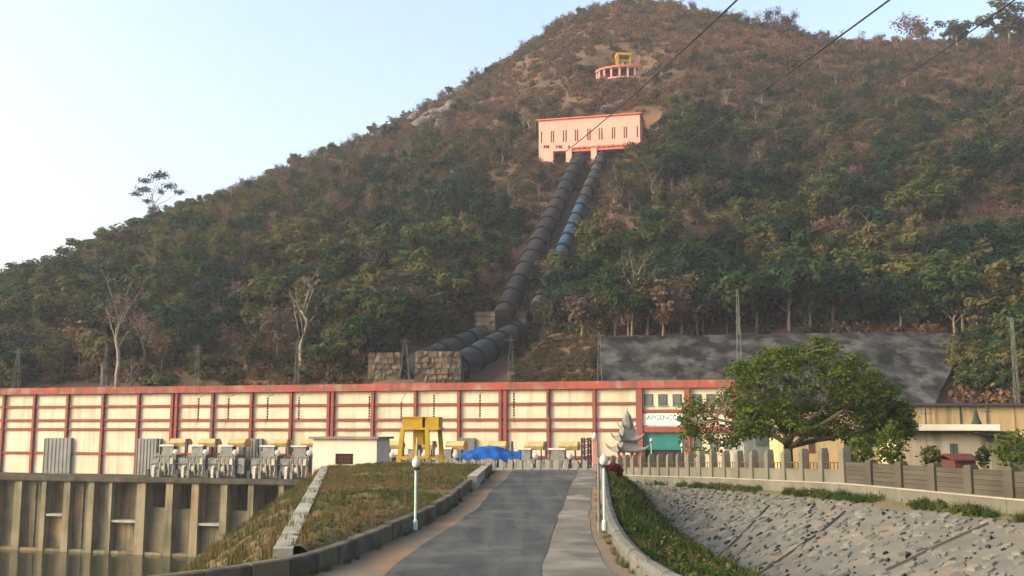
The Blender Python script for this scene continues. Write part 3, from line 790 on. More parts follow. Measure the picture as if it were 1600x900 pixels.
# ------------------------------------------------------------------ power transformers on the deck
def make_transformer():
    t = empty('power_transformer', (0,0,0))
    m = MB(); m.box(-1.15, 1.15, -.8, .9, .35, 2.75); m.box(-1.25, 1.25, -.9, 1.0, 2.75, 2.9); m.box(-1.2, 1.2, -.7, .8, .05, .35)
    for k in range(4): m.box(-.9 + .6*k - .04, -.9 + .6*k + .04, -.87, -.801, .4, 2.7)
    m.build('tank', STEEL, t)
    for sx in (-1, 1):
        m = MB()
        for k in range(7): m.box(sx * 1.95 - .45, sx * 1.95 + .45, -.75 + .24*k, -.68 + .24*k, .55, 2.5)
        m.box(sx * 1.95 - .08, sx * 1.95 + .08, -.8, .85, 2.5, 2.62).box(sx * 1.95 - .08, sx * 1.95 + .08, -.8, .85, .42, .55)
        m.build('radiator', STEEL, t)
    m = MB(); m.prism_x([(-.2,3.95),(1.1,3.95),(1.35,4.45),(.9,5.0),(.0,5.0),(-.45,4.45)], -.2, 2.1); c = m.build('conservator', TAN, t)
    m = MB(); m.prism_x([(-.16,3.98),(1.06,3.98),(1.3,4.45),(.87,4.96),(.03,4.96),(-.4,4.45)], 2.102, 2.16); m.build('end_cap', TANO, c)
    for x in (.3, 1.7): m = MB(); m.bar((x,.4,2.3), (x,.4,4.0), .1); m.build('conservator_stand', STEELD, t)
    m = MB(); m.box(-1.5, .75, -.75, -.5, 4.0, 4.22); m.build('white_header_pipe', WHITE, t)
    m = MB(); m.box(-1.0, .6, -.6, .3, 2.9, 3.98); m.build('tap_changer_box', STEEL, t)
    m = MB(); m.box(-1.72, -1.5, -.9, -.6, 3.1, 5.0); m.build('explosion_vent', STEELD, t)
    for k in range(3):
        prof = []
        for j in range(6): prof += [(.10, .16*j), (.19, .16*j + .05), (.10, .16*j + .1)]
        m = MB(); m.lathe(prof, 8, (-.75 + .62*k, -1.25, .95)); m.bar((-.75 + .62*k, -1.25, 1.0), (-.75 + .62*k, -.8, .8), .08)
        m.build('bushing', PORC, t)
    for k, (x, z) in enumerate(((-1.6, .75), (-.3, .7), (.85, 1.7))):
        m = MB(); m.box(x - .2, x + .2, -1.3, -1.0, z, z + .75); m.build('control_box', (WHITE, PORC, PORC)[k], t)
    m = MB()
    for k in range(5): m.bar((-1.2 + .6*k, -1.0, 2.6 - .1*(k % 2)), (-1.0 + .5*k, -1.35, .3), .045)
    m.build('pipework', PORC, t)
    for k in range(4):
        m = MB(); m.lathe([(.05,0),(.11,.05),(.06,.1),(.11,.15),(.06,.2),(.11,.25),(.06,.3),(.10,.35),(.03,.5)], 8, (-1.55 + .35 * k, .3 - .15 * (k % 2), 2.9)); m.build('bushing', PORC, t)
    for k in range(3):
        m = MB(); m.box(-2.35 + .75*k, -2.0 + .75*k, -1.75, -1.45, 0, 1.0 + .35 * (k % 2)); m.build('cable_box', (STEELD, PORC, STEEL)[k], t)
    m = MB(); m.tube([(-2.3,-1.2,1.6), (-1.2,-1.3,1.75), (.2,-1.25,1.55), (1.6,-1.2,1.8), (2.3,-1.1,1.6)], .06, 5); m.build('bus_pipe', STEELD, t)
    m = MB(); m.lathe([(.1,0),(.33,.02),(.36,.12),(.12,.2)], 12); f = m.build('cooling_fan', WHITE, t); f.location = (1.35, -1.1, 3.3); f.rotation_euler = (math.pi/2, 0, .3)
    return t
TR = make_transformer(); TRK = kids(TR)
spots = [(268, OFF + 2.6), (314, OFF + 2.6), (360, OFF + 2.6), (425, OFF + 2.6), (474, OFF + 2.6), (602, -5.5), (652, -5.5), (700, -5.5), (765, -5.5), (823, -5.5), (876, -5.5)]
where = ['beside the grey door nearest the water', 'second from the left on the tailrace deck', 'just left of the middle grey steel door', 'just right of the middle grey steel door', 'against the left end of the cream pump house',
         'just right of the cream pump house', 'behind the yellow gantry crane', 'between the yellow crane and the blue tarpaulin', 'behind the blue tarpaulin', 'right of the blue tarpaulin', 'nearest the dark steel column']
for i, (px, off) in enumerate(spots):
    o = TR if i == 0 else copy_tree(TR, None, TRK)
    o.location = wall_w(wall_s(px, 715, off), off, ZDECK + .0); o.rotation_euler = (0, 0, WANG); o.scale = (1.12, 1.1, 1.06) if i < 5 else (1.05, 1.05, 1.03)
    tag(o, 'grey transformer with tan oil tank, ' + where[i], 'transformer', 'transformers along the powerhouse front')

# hanging insulator strings in front of the wall
ins = [(310, 621, 655), (357, 621, 655), (418, 620, 656), (467, 619, 655), (577, 618, 656), (627, 627, 655), (678, 616, 652), (750, 615, 651), (803, 613, 650), (857, 611, 650)]
insw = ['above the transformer beside the left steel door', 'above the second transformer from the left', 'above the middle grey steel door', 'above the last transformer before the pump house', 'above the cream pump house roof',
        'left of the yellow crane top', 'right above the yellow crane', 'above the blue tarpaulin, its left end', 'above the blue tarpaulin, its right end', 'farthest right, on the rib before the shrine']
for i, (px, y0, y1) in enumerate(ins):
    off = -2.2; s = wall_s(px, 640, off); w = wall_w(s, off, 0); z0 = at(px, y0, w.y).z; z1 = at(px, y1, w.y).z
    r = empty('insulator_string', (w.x, w.y, z1), WANG, 'dark insulator string hanging by the cream wall ' + insw[i], 'insulator', 'insulator strings along the powerhouse')
    h = z0 - z1; prof = []
    n = 9
    for j in range(n): prof += [(.05, h*j/n), (.17, h*(j+.25)/n), (.17, h*(j+.45)/n), (.05, h*(j+.7)/n)]
    m = MB(); m.lathe(prof, 8); m.build('insulator', INSUL, r)
    m = MB(); m.bar((0, 0, h), (0, 1.72, zbb + ZDECK - z1 - .3 if zbb + ZDECK - z1 - .3 > h else h + .2), .035); m.build('hanger', STEELD, r)
    m = MB()
    for dx in (-.5, -.15, .25, .55): m.bar((0, 0, .02), (dx, -.6, -1.35), .018, 3)
    m.build('jumper', STEELD, r)

# ------------------------------------------------------------------ pump house
p = at(488, 735, 96.4); q = at(588, 735, 94.6)
PHW = (q - p).to_2d().length; ang = math.atan2(q.y - p.y, q.x - p.x)
zt = at(488, 686, 95).z
r = empty('pump_house', (p.x, p.y, ZDECK - .6), ang, 'small pinkish cream pump house with a barred window beyond the grass embankment', 'building')
h = zt - ZDECK + .6
wx0, wx1 = PHW * (524 - 488) / 100, PHW * (552 - 488) / 100; wz0 = at(524, 726, 95).z - (ZDECK - .6); wz1 = at(524, 709, 95).z - (ZDECK - .6)
m = MB(); m.box(0, wx0, 0, .3, 0, h).box(wx1, PHW, 0, .3, 0, h).box(wx0, wx1, 0, .3, 0, wz0).box(wx0, wx1, 0, .3, wz1, h); m.build('front_wall', PUMPW, r)
m = MB(); m.box(0, .3, .302, 3, 0, h).box(PHW - .3, PHW, .302, 3, 0, h).box(.302, PHW - .302, 2.7, 3, 0, h); m.build('back_walls', PUMPW, r)
m = MB(); m.box(-.3, PHW + .3, -.35, 3.3, h + .002, h + .2); m.build('roof_slab', CONC, r)
m = MB(); m.box(wx0, wx1, .16, .2, wz0, wz1); w_ = m.build('window', DARK, r)
for k in range(7):
    x = lerp(wx0, wx1, (k + .5) / 7); m = MB(); m.bar((x, .08, wz0), (x, .08, wz1), .025); m.build('bar', RUST, w_)
for z in (lerp(wz0, wz1, .33), lerp(wz0, wz1, .67)):
    m = MB(); m.bar((wx0, .06, z), (wx1, .06, z), .03); m.build('bar', RUST, w_)

# ------------------------------------------------------------------ yellow gantry crane
Yc = 112.0; cx = at(659, 720, Yc).x; mpp = Yc / FPX
r = empty('gantry_crane', (cx, Yc, ZDECK - .02), -.12, 'yellow gantry crane with boxed top beams standing behind the embankment', 'crane')
zz = lambda py: at(659, py, Yc).z - ZDECK + .02
xx = lambda px: (px - 659) * mpp
m = MB(); m.box(xx(632), xx(663), -1.3, 1.3, zz(668), zz(652)); m.box(xx(631), xx(664), -1.4, 1.4, zz(653), zz(651)); m.build('top_girder', YEL, r)
m = MB(); m.box(xx(667), xx(688), -1.2, 1.2, zz(668), zz(651.5)); m.build('hoist_house', YEL, r)
m = MB(); m.box(xx(664.2), xx(666.5), -.9, .9, zz(667), zz(655)); m.build('joint_plate', STEELD, r)
m = MB(); m.box(xx(628), xx(690), -1.5, 1.5, zz(671.5), zz(668.2)); m.build('cross_head', YEL, r)
for (xt, xb, y) in ((633, 625, -1.4), (645, 642, 1.4), (671, 675, -1.4), (683, 690, 1.4)):
    m = MB(); a = (xx(xt), y, zz(671.6)); b = (xx(xb), y * 1.25, .0); m.bar(a, b, .30, 4, .34); m.build('leg', YEL, r)
m = MB(); m.box(xx(648), xx(663), -.6, .6, zz(695), zz(671.6)); m.build('hoist_trolley', YEL, r)
m = MB(); m.bar((xx(625), -1.75, zz(714)), (xx(675), -1.75, zz(714)), .17); m.build('sill_beam', YEL, r)
m = MB(); m.bar((xx(642), 1.75, zz(716)), (xx(690), 1.75, zz(716)), .17); m.build('sill_beam', YEL, r)
m = MB(); m.lathe([(.05,0),(.25,.05),(.25,.4),(.08,.5)], 8, (xx(655), 0, zz(702))); m.bar((xx(655), 0, zz(702)+.4), (xx(655), 0, zz(695)), .04); m.build('hook_block', STEELD, r)

# ------------------------------------------------------------------ blue tarpaulin
Yt = 106.0; c = at(767, 717, Yt); mpp = Yt / FPX
r = empty('tarpaulin_shelter', (c.x, Yt, ZDECK), 0, 'bright blue tarpaulin shelter sagging behind the concrete railing', 'tarpaulin')
zt = lambda py: at(767, py, Yt).z - ZDECK
mb = MB(); P = []
for i in range(29):
    t = i / 28; x = lerp(719 - 767, 814 - 767, t) * mpp; row = []
    crest = lerp(zt(711), zt(697.5), math.sin(min(1, t * 1.9) * math.pi / 2)) if t < .62 else lerp(zt(697.5), zt(706), (t - .62) / .38) - .25 * math.sin((t - .62) / .38 * math.pi)
    for j in range(13):
        s = j / 12; y = lerp(-2.2, 2.6, s)
        z = lerp(zt(716.5), crest, math.sin(min(1, s * 1.5) * math.pi / 2)) - (.5 * max(0, s - .66))
        z += .10 * math.sin(i * 1.1 + j * .6) * (1 - s) + .07 * math.sin(i * .55 - j * 1.3)
        row.append((x, y, z))
    P.append(row)
mb.grid(P); o = mb.build('sheet', BLUE, r, True)
so = o.modifiers.new('thick', 'SOLIDIFY'); so.thickness = .03
for x, y, py in ((-2.9, -2.1, 716), (2.9, -2.1, 716), (-2.6, 2.3, 706), (3.0, 2.3, 704), (0, 0, 699)):
    m = MB(); m.bar((x, y, 0), (x, y, zt(py)), .05); m.build('pole', STEELD, r)

# ------------------------------------------------------------------ boundary walls
def post_mesh(w, d, h, zl, slope=.16):
    m = MB(); a = w / 2
    m.box(-a, a, -d/2, d/2, 0, h - slope - .1)
    m.hexa([(-a*.98,-d/2*.98,h-slope-.1),(a*.98,-d/2*.98,h-slope-.1),(a*.98,d/2*.98,h-slope-.1),(-a*.98,d/2*.98,h-slope-.1)],
           [(-a*.8,-d/2*.8,h),(a*.8,-d/2*.8,h - slope),(a*.8,d/2*.8,h - slope),(-a*.8,d/2*.8,h)])
    return m
HW = 2.25
BW = empty('boundary_wall', FB[1], 0, 'long grey concrete boundary wall with posts running along the right side of the ditch', 'boundary wall')
BO = FB[1].copy()
line = []; Y = 24.0
step = 2.25
pts = [fence_pt(Y) for Y in np.arange(24, 95.01, .05)]
acc = 0; line = [pts[0]]
for i in range(1, len(pts)):
    acc += (pts[i] - pts[i-1]).length
    if acc >= step: line.append(pts[i]); acc = 0
PM = post_mesh(.46, .40, HW - .55, 0).mesh('post', FENCE); PMB = post_mesh(.46, .40, HW - 1.08, 0, .03).mesh('post', FENCEB)
for i, p in enumerate(line):
    d = (line[min(i+1, len(line)-1)] - line[max(i-1, 0)]); ang = math.atan2(d.y, d.x)
    near = px_of(*p)[0] > 1352
    o = link('post', PMB if near else PM, BW, p + Vector((0, 0, .55)) - BO, ang)
    if i == len(line) - 1: continue
    q = line[i+1]; L = (q - p).length; dz = q.z - p.z
    def lb(a0, a1, y0, y1, z0, z1, m=None):
        m = m or MB(); sl = lambda x: dz * x / L
        return m.hexa([(a0,y0,z0+sl(a0)),(a1,y0,z0+sl(a1)),(a1,y1,z0+sl(a1)),(a0,y1,z0+sl(a0))], [(a0,y0,z1+sl(a0)),(a1,y0,z1+sl(a1)),(a1,y1,z1+sl(a1)),(a0,y1,z1+sl(a0))])
    def put(m, name, mm):
        o = m.build(name, mm, BW); o.location = p - BO; o.rotation_euler = (0, 0, math.atan2(q.y - p.y, q.x - p.x)); return o
    put(lb(0, L - .01, -.32, .32, -.4, .50), 'plinth', FENCE)
    put(lb(0, L - .01, -.36, .36, .501, .56), 'plinth_cap', CONCL)
    if near:
        nb = 5
        for k in range(nb):
            put(lb(.235, L - .235, -.09 + .015*(k % 2), .09, .565 + .20*k, .565 + .20*k + .188), 'plank', FENCEB)
    else:
        put(lb(.235, L - .235, -.10, .10, .565, 1.12), 'panel', FENCE)
        put(lb(.235, L - .235, -.13, .13, 1.122, 1.19), 'panel_cap', FENCE)
        m = MB(); lb(.23, L - .23, -.02, .02, 1.50, 1.54, m)
        for k in range(5):
            x = lerp(.35, L - .35, k / 4); lb(x - .02, x + .02, -.019, .019, 1.19, 1.502, m)
        put(m, 'iron_rail', RUST)
# railing across the end of the road
RA, RB = at(655, 741, 97), at(943, 741, 95); zr = at(800, 746, 95).z
RO2 = Vector((RA.x, RA.y, zr))
RW_ = empty('concrete_railing', RO2, 0, 'pale concrete post railing across the end of the road before the yard', 'railing')
n = int((RB - RA).length / .84); ang = math.atan2(RB.y - RA.y, RB.x - RA.x); hr = at(800, 717, 95).z - zr
PM2 = post_mesh(.40, .3, hr - .02, 0, .18).mesh('post', CONCL)
for i in range(n + 1):
    x = i * (RB - RA).length / n
    o = link('post', PM2, RW_, (math.cos(ang) * x, math.sin(ang) * x, 0), ang)
    if i < n:
        st = (RB - RA).length / n
        m = MB(); m.box(.21, st - .21, -.08, .08, 0, hr * .50); o = m.build('panel', CONCL, RW_); o.location = (math.cos(ang) * x, math.sin(ang) * x, 0); o.rotation_euler = (0, 0, ang)

# gate pillar, dark column
p = at(929.5, 742, 92)
r = empty('gate_pillar', p, 0, 'slim pale red gate pillar with a white lamp at the end of the railing', 'pillar')
hp = at(929.5, 688, 92).z - p.z
m = MB(); m.box(-.2, .2, -.2, .2, -.5, hp).box(-.27, .27, -.27, .27, hp, hp + .1); m.build('shaft', GATEP, r)
m = MB(); m.lathe([(.08,0),(.2,.1),(.22,.3),(.12,.48),(.05,.6)], 10, (0,0,hp + .1)); m.build('lamp_globe', GLOBE, r)
Yq = 118; p = at(916.5, 740, Yq); p.z = ZDECK
r = empty('steel_column', p, .3, 'dark braced steel column standing before the cream wall near the shrine', 'column')
hp = at(916.5, 684, Yq).z - p.z
for sx in (-.4, .4):
    for sy in (-.4, .4):
        m = MB(); m.box(sx - .09, sx + .09, sy - .09, sy + .09, 0, hp); m.build('leg', STEELD, r)
nb = 9
for k in range(nb):
    m = MB(); z0, z1 = hp * k / nb, hp * (k + 1) / nb
    for sy in (-.4, .4): m.bar((-.4, sy, z0), (.4, sy, z1), .07); m.bar((sy, -.4, z1), (sy, .4, z0), .07)
    m.build('brace', RUST, r)

# ------------------------------------------------------------------ tiered shrine
Yp = 101.0; c = at(981, 715, Yp); mpp = Yp / FPX
zsh = lambda py: at(981, py, Yp).z - (ZDECK + .6)
r = empty('tiered_shrine', (c.x, Yp, ZDECK + .6), math.radians(14), 'grey tiered shrine roof with upturned corners and a spire behind the railing', 'shrine')
def tier(w0, z0, w1, z1, curl, name):
    """square roof with concave slope and corners swept up"""
    N = 7; mb = MB(); ring = []
    for lev in range(6):
        t = lev / 5; w = lerp(w0, w1, t ** .62); zc = lerp(z0, z1, t ** 1.25)
        row = []
        for side in range(4):
            for k in range(N):
                a = k / N * 2 - 1; x, y = w, a * w
                cr = abs(a) ** 4 if True else 0
                zx = zc + curl * cr * (1 - t) ** 2; ex = 1 + .16 * cr * (1 - t) ** 2
                for _ in range(side): x, y = -y, x
                row.append((x * ex, y * ex, zx))
        ring.append(row)
    n = 4 * N
    for row in ring: mb.v += row
    for l in range(5):
        for k in range(n): mb.f.append((l*n+k, l*n+(k+1)%n, (l+1)*n+(k+1)%n, (l+1)*n+k)); mb.m.append(0)
    mb.f.append(tuple(5*n + k for k in range(n))); mb.m.append(0)
    lo = len(mb.v); mb.v += [(x*.97, y*.97, z - .16) for x, y, z in ring[0]]
    for k in range(n): mb.f.append((lo + k, lo + (k+1)%n, (k+1)%n, k)); mb.m.append(0)
    mb.f.append(tuple(lo + k for k in range(n))[::-1]); mb.m.append(0)
    o = mb.build(name, TILE, r)
    for sx, sy in ((1,1),(-1,1),(-1,-1),(1,-1)):
        m = MB(); w = w0 * 1.14; m.tube([(sx*w*.9, sy*w*.9, z0 + curl*.7), (sx*w, sy*w, z0 + curl), (sx*w*1.12, sy*w*1.12, z0 + curl*1.7), (sx*w*1.16, sy*w*1.16, z0 + curl*2.4)], [.14,.13,.09,.03], 6)
        m.build('horn', TILE, o)
    return o
W0 = 22 * mpp; W1 = 18 * mpp
tier(W1 * 1.12, zsh(704), W1 * .52, zsh(686), .30, 'lower_roof')
tier(W1 * .84, zsh(687), W1 * .45, zsh(667), .30, 'upper_roof')
m = MB(); m.lathe([(W0*.47, zsh(669)), (W0*.46, zsh(663)), (W0*.36, zsh(656)), (W0*.27, zsh(649)), (W0*.12, zsh(645)), (.05, zsh(641)), (.02, zsh(637.5))], 8); m.build('spire', TILE, r)
for sx, sy in ((1,1),(-1,1),(-1,-1),(1,-1)):
    m = MB(); m.tube([(sx*W1*.4, sy*W1*.4, zsh(668)), (sx*W1*.62, sy*W1*.62, zsh(664)), (sx*W1*.66, sy*W1*.66, zsh(657))], [.1,.08,.03], 6); m.build('horn', TILE, r)
for sx, sy in ((1,1),(-1,1),(-1,-1),(1,-1)):
    m = MB(); m.box(sx*W1*.62 - .14, sx*W1*.62 + .14, sy*W1*.62 - .14, sy*W1*.62 + .14, -.8, zsh(704)); m.build('column', GATEP, r)
m = MB(); m.box(-W1*.7, W1*.7, -W1*.7, W1*.7, -.9, -.4); m.build('base', CONC, r)
for k in range(6):
    a = -math.pi/2 + (k - 2.5) * .42; m = MB(); m.lathe([(.02,-.12),(.1,-.06),(.1,.04),(.03,.12)], 8, (math.cos(a)*W1*1.0, math.sin(a)*W1*1.0, zsh(705.5))); m.build('bulb_lamp', WHITE, r)

# ------------------------------------------------------------------ lamp posts
def lamp(px, py, Y, top, label, pole=POLET, r=.038, twin=False, spike=False, z=None):
    p = at(px, py, Y)
    if z is not None: p.z = z
    t = empty('lamp_post', p, 0, label, 'lamp post', 'lamp posts by the road and yard'); h = at(px, top, Y).z - p.z - .42
    m = MB(); m.lathe([(r*1.9, 0), (r*1.9, .25), (r, .32), (r, h)], 10); m.build('pole', pole, t)
    m = MB(); m.lathe([(.05, h), (.13, h + .03), (.13, h + .07), (.06, h + .1)], 10); m.build('collar', STEELD, t)
    m = MB(); m.lathe([(.07, h + .07), (.115, h + .15), (.125, h + .24), (.10, h + .31), (.045, h + .35), (.03, h + .41)], 12); m.build('globe', GLOBE, t, True)
    if twin: m = MB(); m.lathe([(r, -.1), (r, h + .25), (r*.6, h + .3)], 8, (-.15, .1, 0)); m.build('conduit', STEEL, t)
    if spike: m = MB(); m.bar((0, 0, h + .4), (0.02, 0, h + .95), .018, 5); m.build('spike', PORC, t)
    return t
zk = lambda Y: float(zroad(Y))
lamp(649, 824, 30.6, 712, 'turquoise lamp post with milky globe on the left kerb by the grass', spike=True, z=zk(30.6) + .05)
lamp(944.5, 824, 30.5, 708, 'turquoise lamp post with milky globe on the right kerb of the road', twin=True, z=zk(30.5) + .05)
lamp(1018, 728, 88, 684, 'small distant lamp post in front of the teal shutter', z=at(1018, 745, 88).z)
lamp(1066, 728, 88, 692, 'small distant lamp post at the right edge of the teal shutter', z=at(1066, 745, 88).z)

# ------------------------------------------------------------------ buildings on the right
def house(name, label, px0, px1, Y, py_top, zbase, depth, wall, cat='building', ang=0.0):
    p = at(px0, py_top, Y); L = (px1 - px0) / FPX * Y
    r = empty(name, (p.x, p.y, zbase), ang, label, cat); h = p.z - zbase
    m = MB(); m.box(0, L, 0, depth, -.3, h); m.build('wall', wall, r); return r, L, h, (lambda px: (px - px0) / FPX * Y), (lambda py: at(px0, py, Y).z - zbase)
r, L, h, fx, fz = house('long_hall', 'long ochre cream hall with a dark roof edge at the right behind the white house', 1222, 1700, 124, 634, ZDECK, 10, HALLW, ang=.03)
m = MB(); m.prism_x([(-.6, h - .05), (5, h + .25), (10.6, h - .05), (10.6, h + .1), (5, h + .42), (-.6, h + .12)], -.6, L + .6); m.build('roof', ROOFD, r)
for k in range(9):
    x = fx(1250 + k * 42); m = MB(); m.box(x - .1, x + .1, -.09, -.002, 0, h - .1); m.build('down_pipe', STEELD if k % 3 == 0 else HALLW, r)
for k in range(6):
    x = fx(1238 + k * 26); m = MB(); m.box(x, x + 1.0, -.05, -.002, fz(703), fz(688)); w = m.build('window', GLASS, r); m = MB(); m.box(x - .08, x + 1.08, -.12, -.06, fz(703) - .1, fz(703)); m.build('sill', CONCL, w)
r, L, h, fx, fz = house('white_house', 'stained white house with a cream slab roof behind the right end of the wall', 1408, 1576, 84, 676, CAMZ - 5.2, 8, HOUSEW, ang=-.12)
m = MB(); m.box(fx(1405), fx(1572), -.7, 7.8, h + .003, h + .12); m.build('roof_slab', ROOFD, r)
m = MB(); m.box(fx(1412), fx(1549), -.85, 6.8, fz(672.5), fz(663)); m.build('parapet', SLABW, r)
m = MB(); m.prism_x([(-.8, 0), (6, 0.0), (6, .12), (-.8, .12)], 0, 4.4); o = m.build('lean_to_roof', ROOFD, r); o.location = (fx(1512), -.35, fz(677)); o.rotation_euler = (0, math.radians(10), 0)
for a, b, t, bb in ((1479, 1490, 693, 714), (1553, 1562, 694, 713)):
    m = MB(); m.box(fx(a), fx(b), -.05, .1, fz(bb), fz(t)); w = m.build('window', GREENW, r)
    for k in range(2):
        m = MB(); m.box(lerp(fx(a), fx(b), k/2) + .03, lerp(fx(a), fx(b), (k+1)/2) - .03, -.07, -.051, fz(bb) + .05, fz(t) - .05); m.build('pane', GLASS, w)
    m = MB(); m.box(fx(a) - .06, fx(b) + .06, -.2, -.0, fz(bb) - .1, fz(bb)); m.build('sill', CONCL, w)
r, L, h, fx, fz = house('grey_shed', 'pale grey shed beside the powerhouse end, partly behind the green tree', 1162, 1224, 112, 677, ZDECK, 6, GREYB)
m = MB(); m.prism_x([(-.4, h), (6.4, h + .7), (6.4, h + .85), (-.4, h + .15)], -.3, L + .3); m.build('roof', ROOFD, r)
for k in range(4):
    x = fx(1180 + 9 * k); m = MB(); m.box(x, x + .5, -.06, .05, fz(697), fz(683)); m.build('window', TEAL if k == 3 else GLASS, r)
r, L, h, fx, fz = house('ochre_house', 'low ochre house seen under the boughs of the green tree', 1226, 1308, 100, 676, ZDECK + .4, 6, HALLW)
m = MB(); m.box(-.4, L + .4, -.5, 6.4, h + .002, h + .2); m.build('roof_slab', CONC, r)
m = MB(); m.box(fx(1262), fx(1272), -.05, .1, fz(708), fz(686)); m.build('door', RUST, r)
r, L, h, fx, fz = house('grey_annex', 'dim grey annex with a dark window at the far right edge', 1577, 1680, 80, 690, CAMZ - 5.2, 6, CONC)
m = MB(); m.box(-.3, L + .3, -.5, 6.3, h + .002, h + .18); m.build('roof_slab', ROOFD, r)
m = MB(); m.box(fx(1583), fx(1593), -.05, .1, fz(712), fz(694)); m.build('window', GLASS, r)
r, L, h, fx, fz = house('red_shed', 'low red brown shed in front of the white house', 1492, 1524, 66, 720, CAMZ - 4.6, 2.5, BRICKR, 'shed')
m = MB(); m.prism_x([(-.3, h), (1.2, h + .3), (2.8, h), (2.8, h + .1), (1.2, h + .42), (-.3, h + .1)], -.2, L + .2); m.build('roof', BRICKR, r)
for px, py0, py1, Y, lab in ((1447, 662, 637, 118, 'thin dark pole in front of the long hall near its left end'), (1543, 664, 633, 116, 'thin dark pole with cross arm before the long hall')):
    p = at(px, py0, Y); z = p.z; p.z = ZDECK
    r = empty('utility_pole', p, 0, lab, 'pole'); h = at(px, py1, Y).z - p.z
    m = MB(); m.bar((0,0,0), (0,0,h), .09, 6); m.build('shaft', STEELD, r)
    m = MB(); m.bar((-.6,0,h-.7), (.6,0,h-.7), .05); m.build('cross_arm', STEELD, r)
# dark conical finial roof behind the slab
p = at(1526, 664, 100); b = p.copy(); p.z = ZDECK
r = empty('conical_kiosk', p, 0, 'dark green pointed kiosk roof rising behind the white slab roof', 'kiosk'); hk = at(1526, 637, 100).z - ZDECK; h0 = at(1526, 662, 100).z - ZDECK
m = MB(); m.lathe([(.7, h0 - .4), (.3, lerp(h0, hk, .3)), (.16, lerp(h0, hk, .7)), (.03, hk)], 8); m.build('roof', GREENW, r)
m = MB(); m.lathe([(.5, 0), (.5, h0 - .39)], 8); m.build('shaft', CONC, r)

# ------------------------------------------------------------------ retaining wall, terraces, anchor blocks
p = at(950, 640, RW0)
r = empty('retaining_wall', p, 0, 'dark sloping stone retaining wall above the powerhouse roof and the green tree', 'retaining wall')
pxs = list(range(936, 1521, 18)); nrow = 8
P = []
def rwp(px, t):
    # head and foot of the wall, right end slanting
    Y = lerp(RW0, RW1, t); py0 = 640; py1 = float(interp(px, [936,1400,1520],[533,525,528]))
    a = at(px - (0 if px < 1440 else (px - 1440) * .75), py0, RW0); b = at(px, py1, RW1); q = a.lerp(b, t)
    return q
for px in pxs:
    row = []
    for k in range(nrow + 1):
        q = rwp(px, k / nrow); q.y += float(fbm(q.x * .2, q.z * .25, 3)) * .7; row.append(q - p)
    P.append(row)
mb = MB(); mb.grid(P); o = mb.build('stone_face', DROCK, r); so = o.modifiers.new('thick', 'SOLIDIFY'); so.thickness = .8; so.offset = 1 if False else -1
m = MB()
for i in range(len(pxs) - 1):
    a, b = rwp(pxs[i], 1.0) - p, rwp(pxs[i+1], 1.0) - p; m = MB(); w = Vector((0, .6, 0)); u_ = Vector((0, 0, .25))
    m.hexa([a - w*.5 - u_, b - w*.5 - u_, b + w - u_, a + w - u_], [a - w*.5 + u_, b - w*.5 + u_, b + w + u_, a + w + u_]); m.build('coping_stone', DROCK, r)
for px in (1462, 1482, 1503, 1180, 1060):
    pts = [rwp(px, k/8) - p + Vector((0, -.35, .2)) for k in range(9)]
    m = MB(); m.tube(pts, .28 if px > 1400 else .12, 4); m.build('drain_rib', CONC if px > 1400 else DROCK, r)

def block(name, label, corners, depth, m_, seed, lean=.08):
    """rough masonry block from its four front corners (px,py) at distance Y"""
    (x0, y0), (x1, y1), Y = corners
    a = at(x0, y1, Y); b = at(x1, y1, Y); t = at(x0, y0, Y).z; W = (b - a).length; H = t - a.z + 3
    r = empty(name, (a.x, a.y, a.z - 3), 0, label, 'anchor block'); rs = np.random.RandomState(seed)
    # core plus courses of rough blocks
    m = MB(); m.box(.15, W - .15, .2, depth, 0, H - .15); m.build('core', m_, r)
    nc = max(3, int(H / .85)); 
    for c in range(nc):
        z0, z1 = H * c / nc, H * (c + 1) / nc; n = max(2, int(W / 1.0)); inset = lean * W * .25 * (c / nc); cut = np.concatenate([[0], np.sort(np.clip((np.arange(1, n) + rs.uniform(-.38, .38, n - 1)) / n, .05, .95)), [1]])
        for k in range(n):
            x0_ = lerp(inset, W - inset, cut[k]) + .02; x1_ = lerp(inset, W - inset, cut[k+1]) - .02; j = rs.rand(4) * .4
            m = MB(); m.hexa([(x0_, -j[0], z0 + .03), (x1_, -j[1], z0 + .03), (x1_, .5, z0 + .03), (x0_, .5, z0 + .03)], [(x0_ + .05, -j[2] + .08, z1), (x1_ - .05, -j[3] + .08, z1), (x1_, .5, z1), (x0_, .5, z1)])
            m.build('masonry_block', m_, r)
    return r
block('anchor_block', 'large rough stone anchor block where the two lower pipes end', ((647, 549), (721, 600), 165), 9, ROCK, 1)
block('anchor_block', 'weathered brown anchor block left of the two lower pipes', ((574, 551), (626, 600), 172), 5, ROCK, 2)
block('anchor_block', 'pale stone block left of the bend in the big pipe', ((742, 487), (774, 516), 199), 3, ROCK, 3)
block('anchor_block', 'pale stone block right of the bend in the big pipe', ((797, 487), (823, 501), 206), 3, ROCK, 4)

